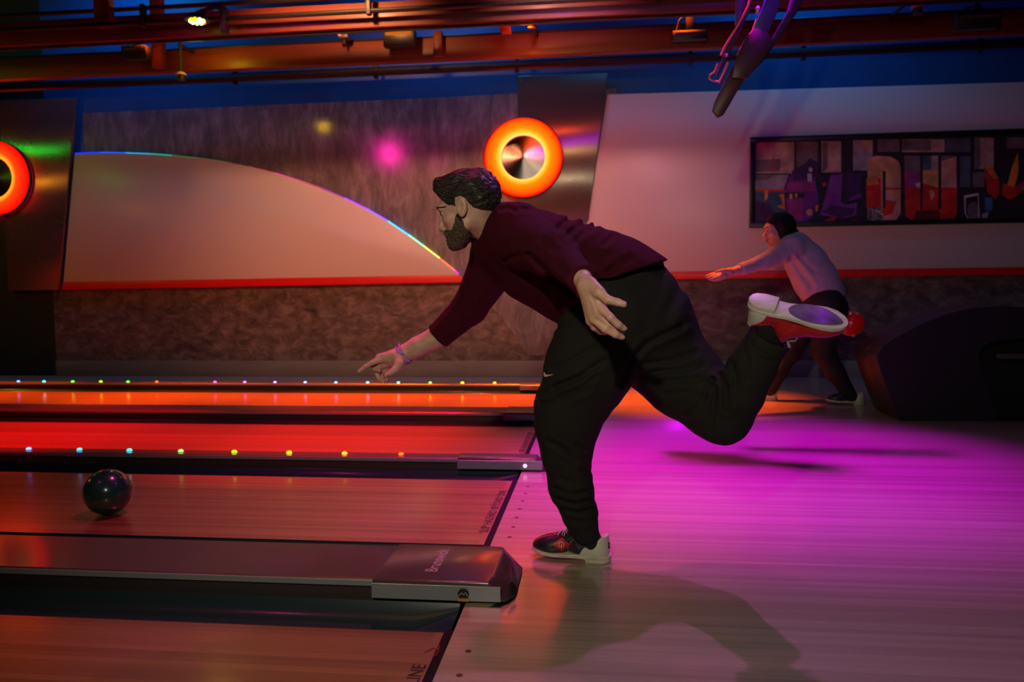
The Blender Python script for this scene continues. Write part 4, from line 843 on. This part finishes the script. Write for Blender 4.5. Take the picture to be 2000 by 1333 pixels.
def strands(name, fn, c0, n, dirs, flow, step, npt, rad, m, keep, seed, lift=.0012):
    """single hairs rooted on the surface fn<0, lying along the flow"""
    r = np.random.RandomState(seed); c0 = np.array(c0)
    def proj(P):
        d = P-c0; d /= np.linalg.norm(d, axis=1)[:, None]; a = np.full(len(P), .02); b = np.full(len(P), .22)
        for _ in range(13):
            t = (a+b)/2; ins = fn((c0+d*t[:, None]).astype(F32)) < 0; a = np.where(ins, t, a); b = np.where(ins, b, t)
        return c0+d*((a+b)/2+lift)[:, None]
    d = dirs(r, n); P = proj(c0+d*.1); k = keep(P); P = P[k]; pts = [P]; fl = np.array(flow)+r.normal(0, .22, (len(P), 3))
    for _ in range(npt-1): P = proj(P+fl/np.linalg.norm(fl, axis=1)[:, None]*step); pts.append(P)
    sb = MB(); A = np.stack(pts, 1); w = [rad*(1-.75*(q/(npt-1))**2) for q in range(npt)]
    for s_ in A:
        if np.linalg.norm(np.diff(s_, axis=0), axis=1).max() < step*3: sb.tube([tuple(p) for p in s_], w, 3, cap=False)
    o = sb.build(name, m, None, smooth=True); o.data.transform(Matrix([list(map(float, q)) for q in HX])); attach(o, man); o['kind'] = 'stuff'; return o
def sph(r, n): v = r.normal(0, 1, (n, 3)); return v/np.linalg.norm(v, axis=1)[:, None]
mat('hair_strand_dark', (.030, .022, .020), .42)
hl_ok = lambda P, g: P[:, 2] > hairline(P[:, 0]/1.02)*1.02+g
strands('hair_strands', hair, (-.02, 0, .03), 3800, sph, (-1, 0, -.25), .007, 5, .0008, MATS['hair_strand_dark'], lambda P: hl_ok(P, .008), 1)
strands('hair_strands', hair, (-.02, 0, .03), 3600, sph, (-.8, 0, -.6), .0055, 4, .00065, MATS['hair_strand'], lambda P: hl_ok(P, .010) & (np.abs(P[:, 1]) > .055) & (P[:, 0] > -.085), 2)
strands('hair_strands', hair, (.03, 0, .05), 700, sph, (.9, 0, .30), .006, 4, .0008, MATS['hair_strand_dark'], lambda P: (P[:, 0] > .055) & (P[:, 2] > .078), 3, .002)
def beard(Q):
    P = Q/F32(1.02); base = hs(Q)/F32(1.02); n1 = wob(P, 11, (420, 420, 420)); n2 = wob(P, 12, (140, 140, 140))
    d = base-.0055-.0018*n1-.0012*n2-.006*np.clip((P[:, 0]-.03)/.05, 0, 1)*np.clip((-.08-P[:, 2])/.03, 0, 1)
    top = np.interp(P[:, 0], [0, .016, .028, .04, .06, .075, .088, .12], [-.03, -.018, -.020, -.046, -.058, -.057, -.053, -.055]); d = smax(d, P[:, 2]-top-.002*n2, .005)
    back = np.interp(P[:, 2], [-.14, -.11, -.09, -.06, -.02], [.030, .014, .004, .008, .012]); d = smax(d, back-P[:, 0]-.002*n2, .006)
    d = smax(d, -(ell(P, (.097, 0, -.0725), (.018, .021, .0105))), .003); return smax(d, -.130-P[:, 2], .004)
org('beard', [surface(beard, (-.02, -.085, -.15), (.13, .085, -.005), .0024)], MATS['beard_brown'], man, HX, smooth=0)

strands('beard_strands', beard, (.035, 0, -.06), 3600, sph, (.45, 0, -.9), .0035, 3, .00055, mat('beard_strand', (.14, .10, .065), .5), lambda P: (beard((P-np.array([0, 0, .004])).astype(F32)) < .003) & (P[:, 2] < -.02) & (P[:, 0] > .008), 5, .0006)
# ---- sweater
lat = U(1008, 440, 2.62)-U(965, 500, 3.0); lat /= np.linalg.norm(lat)
tor = [(985, 463, 2.81, 64), (1046, 503, 2.84, 83), (1120, 535, 2.86, 91), (1190, 563, 2.87, 96), (1235, 590, 2.87, 100)]
sw_far = [(968, 512, 2.98, 50), (918, 600, 3.04, 34), (850, 663, 3.05, 25.5), (835, 676, 3.05, 25)]
sw_near = [(1012, 462, 2.68, 60), (1086, 500, 2.38, 43), (1137, 548, 2.14, 29), (1150, 560, 2.08, 28)]
def plane2(P, a, b, Y):                                  # >0 on the right hand / lower side of the photo line a->b
    A = U(*a, Y); B_ = U(*b, Y); d2 = np.array([B_[0]-A[0], B_[2]-A[2]]); d2 /= np.linalg.norm(d2); return (P[:, 0]-F32(A[0]))*F32(-d2[1])+(P[:, 2]-F32(A[2]))*F32(d2[0])
def sweater(P):
    d = chain(P, PT(tor), RD(tor), .05, lat, 1.22)
    d = smin(d, rc(P, U(1008, 452, 2.68), U(968, 488, 2.98), .098, .092), .05)
    f = chain(P, PT(sw_far), RD(sw_far), .02); w = PT(sw_far); ax = w[2]-w[1]; ax /= np.linalg.norm(ax); f = np.maximum(f, ((P-U(856, 659, 3.05).astype(F32))@ax.astype(F32)))
    g = chain(P, PT(sw_near), RD(sw_near), .02); w = PT(sw_near); ax = w[3]-w[1]; ax /= np.linalg.norm(ax)+0; ax2 = ax+np.array([.25, 0, .1]); ax2 /= np.linalg.norm(ax2)
    g = np.maximum(g, ((P-U(1141, 553, 2.135).astype(F32))@ax2.astype(F32)))
    hem = np.minimum(plane2(P, (1300, 511), (1170, 550), 2.85), plane2(P, (1170, 550), (1092, 636), 2.85))
    d = smax(d, hem, .004)
    d = smin(d, f, .035); d = smin(d, g, .03)
    col_ = rc(P, nk[0], U(955, 444, 2.765), .066, .069); d = smax(d, -col_, .01)
    d = d-.0022*wob(P, 21, (16, 12, 16))*np.clip((P[:, 0]+.5)/.2, 0, 1)
    L = [([(1092, 446), (1105, 434), (1122, 428)], 6, .009), ([(1112, 458), (1128, 442), (1146, 436)], 6, .010), ([(1122, 470), (1140, 452), (1160, 444)], 6, .008), ([(1180, 478), (1198, 462)], 5, .005), ([(1032, 498), (1008, 500), (985, 508)], 5, .008), ([(1036, 500), (1075, 538), (1118, 576)], 6, .012), ([(1062, 545), (1075, 585), (1092, 615)], 6, .006), ([(1010, 555), (1030, 580)], 6, .004),
         ([(978, 410), (992, 406), (1002, 409)], 4, .006), ([(1006, 414), (1018, 408), (1030, 410)], 4, .006), ([(1060, 470), (1085, 490)], 8, .004), ([(1200, 525), (1150, 560)], 7, .005), ([(1230, 505), (1190, 530)], 7, .005), ([(1000, 530), (1002, 560)], 6, .004), ([(935, 600), (960, 570)], 6, .005), ([(905, 625), (925, 600)], 5, .004)]
    return folds(P, d, L, 2.98)
a_ = np.array(PT(tor+sw_far+sw_near)); SW = surface(sweater, a_.min(0)-.20, a_.max(0)+.22, .0065)
org('sweater', [SW], MATS['sweater_knit'], man)
# ribbed collar band
cax = U(985, 462, 2.79)-fromH((-.028, 0, -.035)); cax /= np.linalg.norm(cax); cc = U(951, 444, 2.76); cu = np.cross(cax, (0, 1, 0)); cu /= np.linalg.norm(cu); cv_ = np.cross(cax, cu)
MB().tube([cc+cu*.074*math.cos(t)+cv_*.068*math.sin(t) for t in np.linspace(0, 2*math.pi, 33)], .0075, 8).build('collar', MATS['sweater_knit'], man, smooth=True)

# ---- trousers
pel = [(1213, 562, 2.87, 92), (1246, 628, 2.88, 106)]
def trousers(P, grow=0.0):
    d = chain(P, PT(pel), RD(pel), .03)
    a = chain(P, PT(st_leg), RD(st_leg), .03); b = chain(P, PT(rs_leg[:4]), RD(rs_leg[:4]), .03); c2 = chain(P, PT(rs_leg[3:]), RD(rs_leg[3:]), .03)
    d = smin(d, b, .05); d = smin(d, c2, .022); d = smin(d, a, .028)
    w = PT(rs_leg); ax = w[-1]-w[-2]; ax /= np.linalg.norm(ax); d = np.maximum(d, ((P-U(1504, 659, 2.64).astype(F32))@ax.astype(F32)))
    w = PT(st_leg); d = np.maximum(d, F32(U(1147, 1058, 2.91)[2])-P[:, 2])
    d = d-.0028*wob(P, 31, (17, 14, 17))-.0014*wob(P, 32, (40, 30, 40))-grow
    if grow == 0:
        L = [([(1078, 720), (1110, 708), (1160, 680)], 5, .008), ([(1085, 755), (1130, 738), (1180, 705)], 6, .010), ([(1060, 770), (1100, 752), (1140, 735)], 5, .006), ([(1058, 790), (1100, 783), (1150, 760)], 5, .008), ([(1090, 775), (1125, 762), (1165, 735)], 5, .007),
             ([(1090, 640), (1130, 625), (1150, 610)], 6, .006), ([(1210, 752), (1232, 705), (1265, 670), (1330, 640)], 6, .011), ([(1250, 712), (1310, 705), (1360, 688)], 5, .006), ([(1275, 728), (1330, 724), (1375, 712)], 5, .007), ([(1270, 748), (1340, 742), (1395, 742)], 5, .007), ([(1300, 772), (1345, 766), (1380, 778)], 5, .006), ([(1340, 812), (1368, 790), (1390, 742)], 5, .009), ([(1388, 842), (1392, 800), (1398, 745)], 5, .008),
             ([(1404, 735), (1418, 760), (1420, 800)], 6, .012), ([(1430, 710), (1438, 740), (1430, 790)], 5, .007), ([(1455, 690), (1462, 715), (1460, 745)], 5, .006), ([(1470, 670), (1500, 690), (1522, 686)], 4, .007), ([(1478, 655), (1505, 672), (1532, 672)], 3.5, .007), ([(1490, 700), (1510, 706)], 4, .005),
             ([(1070, 862), (1100, 878), (1122, 905)], 5, .007), ([(1125, 868), (1142, 880)], 4, .006), ([(1100, 900), (1120, 918), (1150, 922)], 5, .006), ([(1085, 955), (1115, 968), (1152, 960)], 4.5, .009), ([(1090, 975), (1120, 985), (1155, 978)], 4.5, .009), ([(1100, 996), (1130, 1003), (1160, 995)], 4, .008), ([(1110, 1016), (1140, 1022), (1165, 1014)], 4, .006), ([(1095, 935), (1125, 945)], 4, .005), ([(1330, 560), (1300, 620)], 10, .005), ([(1290, 650), (1340, 630)], 8, .005)]
        d = folds(P, d, L, 2.90)
    return d
a_ = np.array(PT(pel+st_leg+rs_leg)); TR = surface(trousers, a_.min(0)-.23, a_.max(0)+.23, .0065)
org('trousers', [TR], MATS['trouser_black'], man)
def under(P):
    d = trousers(P, .004); return np.maximum(np.maximum(d, plane2(P, (1300, 517), (1262, 519), 2.85)), -plane2(P, (1300, 505), (1262, 507), 2.85))
q = U(1290, 512, 2.87); org('undershirt', [surface(under, q-np.array([.1, .25, .05]), q+np.array([.06, .25, .04]), .005)], MATS['undershirt'], man)
# cuff bands
for ch, n_ in ((st_leg, 2.91), (rs_leg, 2.64)):
    w = PT(ch); r = RD(ch); ax = w[-1]-w[-2]; ax /= np.linalg.norm(ax); u_ = np.cross(ax, (0, 1, 0)); u_ /= np.linalg.norm(u_); v_ = np.cross(ax, u_)
    e0 = w[-1] if ch is st_leg else U(1504, 659, 2.64)
    MB().lathe([(r[-1]*1.0, -.034), (r[-1]*1.03, -.03), (r[-1]*1.02, -.004), (r[-1]*.98, .004), (r[-1]*.86, .0)], e0, ax, 36).build('cuff', MATS['trouser_black'], man, smooth=True)
# white tick emblem on the thigh
tk = [(1062, 726), (1065.5, 731), (1070, 732.5), (1083, 731), (1073, 735), (1066, 737), (1062.5, 736), (1061.5, 732)]
def tick_at(P):
    q = pix(P); ins = np.full(len(P), 1e3, F32); sgn = np.ones(len(P))
    n_ = len(tk); a = np.array(tk, F32); inside = np.zeros(len(P), bool)
    for i in range(n_):
        p0, p1 = a[i], a[(i+1) % n_]; ab = p1-p0; t = np.clip(((q-p0)@ab)/float(ab@ab), 0, 1)[:, None]; v = q-(p0+t*ab); ins = np.minimum(ins, np.sqrt((v*v).sum(1)))
        cr = ((p0[1] > q[:, 1]) != (p1[1] > q[:, 1])); cr &= q[:, 0] < (p1[0]-p0[0])*(q[:, 1]-p0[1])/(p1[1]-p0[1]+1e-9)+p0[0]; inside ^= cr
    sd = np.where(inside, -ins, ins)*F32(2.8/FPX); return np.maximum(trousers(P)-.0016, np.maximum(sd, P[:, 1]-2.84))
q = U(1072, 731, 2.76); org('tick_emblem', [surface(tick_at, q-np.array([.035, .09, .02]), q+np.array([.035, .12, .02]), .0016)], MATS['white_mark'], man, smooth=0)

# ---- wristband
w0, w1 = U(815, 678, 3.04), U(772, 700, 3.03); ax = (w1-w0)/np.linalg.norm(w1-w0); wc = U(788, 692.5, 3.03)
ax = ax+np.array([0, 0, -.12]); ax /= np.linalg.norm(ax)
wb_ = MB().lathe([(.043, -.0125), (.0455, -.012), (.0455, .012), (.043, .0125)], wc, ax, 40, closed=True).build('wristband', MATS['band_lilac'], man, smooth=True)
u_ = np.array([0, -1, 0])-ax*(np.array([0, -1, 0])@ax); u_ /= np.linalg.norm(u_); v_ = np.cross(ax, u_)
for t in (-1.15, -.05, 1.05):
    n_ = u_*math.cos(t)+v_*math.sin(t); MB().lathe([(.0038, 0), (.0062, 0), (.0062, .0008), (.0038, .0008)], wc+n_*.0455, n_, 16, closed=True).build('printed_mark', MATS['print_black'], wb_)

# ---- shoes
X1 = frame(U(1192, 1108, 2.90)*np.array([1, 1, 0])+np.array([0, .005, 0]), (-.325, .055, 0), (0, 0, 1))
X1[:3, 3] = (.042, 2.912, 0)
s1 = shoe(man, X1, 1, MATS['shoe_black'], MATS['shoe_white'], MATS['sole_pale'], MATS['lace_grey'], True, label='black bowling shoe with white heel and red emblem, planted on the floor')
zdir = np.array([.0, .64, -.76]); xdir = np.array([.91, -.30, -.22])
X2 = frame(U(1462, 580, 2.52), xdir, zdir); X2[:3, :3] *= .96
s2 = shoe(man, X2, 1, MATS['shoe_red'], MATS['shoe_white'], MATS['sole_white'], MATS['lace_grey'], False, label='red bowling shoe with white heel, sole turned to the camera', cw=.62)
# green size marks on the planted shoe's heel
for i, (tx, zz) in enumerate((('11', .078), ('13', .064))):
    M = Matrix([list(r) for r in X1]) @ Matrix(((-.55, 0, -.83, .008), (.83, 0, -.55, .024), (0, 1, 0, zz), (0, 0, 0, 1)))
    text_mesh('size_mark', tx, .015, M, mat('mark_green', (.01, .08, .015), .5), s1, .002, .0006)
mat('sock_dark', (.012, .012, .015), .9)
org('sock', [surface(lambda P: rc(P, U(1147, 1040, 2.91), np.array([-.02, 2.917, .06]), .043, .036), np.array([-.12, 2.84, .02]), np.array([.08, 3.0, .2]), .006)], MATS['sock_dark'], man)
org('sock', [surface(lambda P: rc(P, U(1504, 659, 2.64), (X2@np.array([.065, 0, .085, 1]))[:3], .046, .036), U(1508, 640, 2.60)-.16, U(1508, 640, 2.60)+.16, .006)], MATS['sock_dark'], man)
# ------------------------------------------------------------------ the bowler behind, with the red ball
skin_mat('skin_fair', (.58, .34, .27))
mat('jumper_grey', (.40, .37, .42), .85, sheen=.1, bump=(200, .2, (1, 1, 1), .002), noise=(14, .12, (1, 1, 1)))
mat('leggings_black', (.010, .010, .013), .75, bump=(200, .2, (1, 1, 1), .002)); mat('hair_black', (.012, .009, .009), .65, spec=.2, noise=(30, .5, (1, 1, 1)))
wom = empty('person', (2.0, 7.15, 0)); setp(wom, 'dark-haired woman in a grey jumper swinging her arm forward near the wall', 'person')
WF = np.array([-.93, -.30, -.12]); WF /= np.linalg.norm(WF); WU = np.array([-.16, 0, .98]); WU -= WF*(WU@WF); WU /= np.linalg.norm(WU); WL = np.cross(WU, WF)
WO = U(1518, 449, 7.10); WX = np.eye(4); WX[:3, 0] = WF; WX[:3, 1] = WL; WX[:3, 2] = WU; WX[:3, 3] = WO
toW = lambda P: (P-WO.astype(F32))@np.stack([WF, WL, WU], 1).astype(F32)
KW = 1.22; wh = head_sdf(KW)
wn = [WO+WF*-.03-WU*.06, U(1540, 480, 7.12)]
w_arm = [(1545, 487, 7.00, 17), (1492, 512, 6.85, 11.5), (1440, 529, 6.75, 8.5), (1424, 533, 6.73, 8)]
w_arm2 = [(1565, 490, 7.32, 17), (1612, 550, 7.42, 12), (1648, 606, 7.40, 9), (1656, 622, 7.38, 9)]
w_sp = [(1556, 488, 7.14, 27), (1585, 535, 7.15, 29), (1612, 582, 7.16, 30)]
w_l1 = [(1612, 594, 7.04, 33), (1611, 640, 7.03, 27), (1610, 688, 7.04, 20), (1633, 730, 7.06, 16), (1662, 774, 7.08, 11.5)]
w_l2 = [(1598, 596, 7.28, 31), (1566, 645, 7.28, 24), (1544, 688, 7.28, 19), (1522, 725, 7.28, 15), (1504, 764, 7.28, 11.5)]
wf = [[(1412, 536, 6.72, 6), (1400, 538, 6.71, 4.2), (1390, 541, 6.70, 3.0), (1383, 544, 6.70, 2.3)], [(1412, 534, 6.74, 6), (1399, 535, 6.74, 4.2), (1388, 537, 6.74, 3.0), (1380, 540, 6.74, 2.3)], [(1413, 538, 6.70, 6), (1402, 542, 6.69, 4.0), (1393, 545, 6.69, 3.0), (1387, 547, 6.69, 2.3)], [(1414, 541, 6.69, 5), (1406, 545, 6.68, 3.6), (1399, 547, 6.68, 2.6), (1394, 549, 6.68, 2.1)], [(1424, 530, 6.70, 5.5), (1414, 529, 6.68, 3.8), (1405, 530, 6.67, 2.8), (1398, 532, 6.67, 2.2)]]
wg = [[(1657, 624, 7.38, 7), (1660 + 5*math.cos(k), 640, 7.30+.05*k, 4), (1664, 652, 7.24+.06*k, 3.4), (1668, 657, 7.22+.06*k, 2.6)] for k in range(4)]+[[(1655, 620, 7.36, 6), (1664, 618, 7.26, 4.2), (1672, 614, 7.22, 3.4), (1676, 613, 7.21, 2.6)]]
def w_hand(P, arm, fs):
    d = chain(P, PT(arm[1:]), RD(arm[1:]), .01)
    for f_ in fs: d = smin(d, chain(P, PT([arm[-1], f_[0]]), RD([arm[-1], f_[0]])), .012)
    for f_ in fs: d = smin(d, chain(P, PT(f_), RD(f_), .004), .006)
    return d
b1 = bbox(sum(wf, w_arm[1:]), .02); b2 = bbox(sum(wg, w_arm2[1:]), .02)
hp = [WO+WF*a+WL*b+WU*c for a in (-.17, .165) for b in (-.12, .12) for c in (-.17, .165)]
def w_core(P):
    d = chain(P, PT(w_sp), [r*.8 for r in RD(w_sp)], .03)
    d = smin(d, rc(P, U(1546, 487, 7.0), U(1566, 489, 7.32), .08, .08), .02); d = smin(d, rc(P, U(1612, 594, 7.04), U(1600, 596, 7.28), .09, .09), .02)
    for ch in (w_arm[:3], w_arm2[:3], w_l1, w_l2): d = smin(d, chain(P, PT(ch), [r*.7 for r in RD(ch)], .03), .02)
    return d
ap = np.array(PT(w_sp+w_arm+w_arm2+w_l1+w_l2))
org('body', [surface(lambda P: smin(wh(toW(P)), chain(P, wn, [.055, .06], .02), .03), np.min(hp, 0), np.max(hp, 0), .0055), surface(lambda P: w_hand(P, w_arm, wf), *b1, .005), surface(lambda P: w_hand(P, w_arm2, wg), *b2, .006), surface(w_core, ap.min(0)-.15, ap.max(0)+.15, .016)], MATS['skin_fair'], wom)
for s in (-1, 1):
    e = org('eyeball', [surface(lambda Q: ell(Q, (.0755*KW, s*.0315*KW, .003*KW), (.0135*KW,)*3), (.05, s*.0385-.025, -.025), (.125, s*.0385+.025, .03), .004)], MATS['eye_white'], wom, WX)
    org('iris', [surface(lambda Q: ell(Q, (.089*KW, s*.0318*KW, .0025*KW), (.003, .007, .007)), (.095, s*.0385-.014, -.012), (.12, s*.0385+.014, .018), .002)], MATS['iris'], e, WX)
    org('eyebrow', [surface(lambda Q: rc(Q, (.088*KW, s*.048*KW, .0245*KW), (.099*KW, s*.016*KW, .026*KW), .003, .004), (.08, s*.04-.035, .01), (.14, s*.04+.035, .05), .003)], MATS['hair_black'], wom, WX)
org('lips', [surface(lambda Q: smin(ell(Q, (.0935*KW, 0, -.067*KW), (.011, .022, .0055)), ell(Q, (.0905*KW, 0, -.0785*KW), (.011, .020, .006)), .002), (.085, -.035, -.115), (.135, .035, -.065), .003)], MATS['lip'], wom, WX)
def w_hair(Q):
    P = Q/F32(KW); d = ell(P, (-.028, 0, .028), (.115, .092, .098)); fl = wob(P, 41, (50, 120, 90))
    d = smax(d, np.interp(P[:, 0], [-.15, -.06, -.02, .02, .04, .06, .08, .12], [-.09, -.08, -.07, -.055, -.02, .035, .06, .07])-P[:, 2], .01)
    d = smin(d, smax(ell(P, (-.030, 0, -.015), (.088, .098, .092)), P[:, 0]-.028, .01), .02)
    d = smin(d, rc(P, (-.06, 0, -.01), (-.125, 0, -.05), .062, .036), .03)
    d = smin(d, rc(P, (-.125, .01, -.05), (-.19, .01, -.115), .034, .012), .02)
    d = smin(d, rc(P, (-.005, .062, .03), (.0, .068, -.045), .032, .018), .03)
    return (d+.0025*fl)*F32(KW)
org('hair', [surface(w_hair, (-.28, -.15, -.19), (.16, .15, .17), .006)], MATS['hair_black'], wom, WX, smooth=0)
w_tor = [(1553, 487, 7.14, 31), (1575, 515, 7.14, 36), (1592, 545, 7.15, 38), (1610, 580, 7.16, 37)]
def jumper(P):
    d = chain(P, PT(w_tor), RD(w_tor), .05, (0, 1, 0), 1.15)
    d = smin(d, rc(P, U(1546, 482, 7.0), U(1566, 482, 7.3), .10, .10), .05)
    e = chain(P, PT(w_arm[:3]), [r*1.28 for r in RD(w_arm[:3])], .02); ax = PT(w_arm)[2]-PT(w_arm)[1]; ax /= np.linalg.norm(ax); e = np.maximum(e, (P-U(1446, 527, 6.76).astype(F32))@ax.astype(F32))
    g = chain(P, PT(w_arm2[:3]), [r*1.3 for r in RD(w_arm2[:3])], .02); ax = PT(w_arm2)[2]-PT(w_arm2)[1]; ax /= np.linalg.norm(ax); g = np.maximum(g, (P-U(1640, 595, 7.40).astype(F32))@ax.astype(F32))
    d = smax(d, plane2(P, (1655, 572), (1580, 606), 7.15), .01); d = smin(d, e, .04); d = smin(d, g, .03); d = smax(d, -rc(P, wn[0], U(1531, 474, 7.11), .07, .072), .01)
    d = d-.005*wob(P, 51, (9, 8, 9))
    return folds(P, d, [([(1545, 505), (1560, 525), (1585, 560)], 5, .014), ([(1560, 500), (1590, 530)], 4, .008), ([(1585, 575), (1620, 570)], 4, .008), ([(1500, 506), (1480, 516)], 3, .008)], 7.12)
org('jumper', [surface(jumper, ap.min(0)-.2, ap.max(0)+.25, .0125)], MATS['jumper_grey'], wom)
def legg(P):
    d = chain(P, PT(w_l1), RD(w_l1), .04); d = smin(d, chain(P, PT(w_l2), RD(w_l2), .04), .05); d = smin(d, rc(P, U(1606, 582, 7.16), U(1616, 606, 7.16), .17, .175), .05); d = smin(d, rc(P, U(1632, 590, 7.1), U(1638, 584, 7.1), .05, .03), .03)
    return d-.004*wob(P, 61, (12, 10, 12))
org('leggings', [surface(legg, ap.min(0)-.2, ap.max(0)+.2, .0125)], MATS['leggings_black'], wom)
for p, yy in (((1688, 790), 7.08), ((1524, 786), 7.28)):
    o_ = UZ(*p); M = frame((o_[0], yy, 0), (-1, .1, 0), (0, 0, 1)); M[:3, :3] *= 1.02
    shoe(wom, M, 1, MATS['shoe_black'], MATS['shoe_white'], MATS['sole_pale'], MATS['piping_salmon'], False, fine=False)
rb = MB().sphere((0, 0, 0), .117, 24).build('bowling_ball', mat('ball_red', (.75, .012, .008), .25, coat=1, coat_r=.06, emit=(1, .01, .0), es=.04), None, smooth=True)  # ball is no lamp; a faint red glow is put into its material
rb.location = U(1662, 632, 7.28); setp(rb, 'bright red bowling ball held behind the woman at thigh height', 'bowling ball')
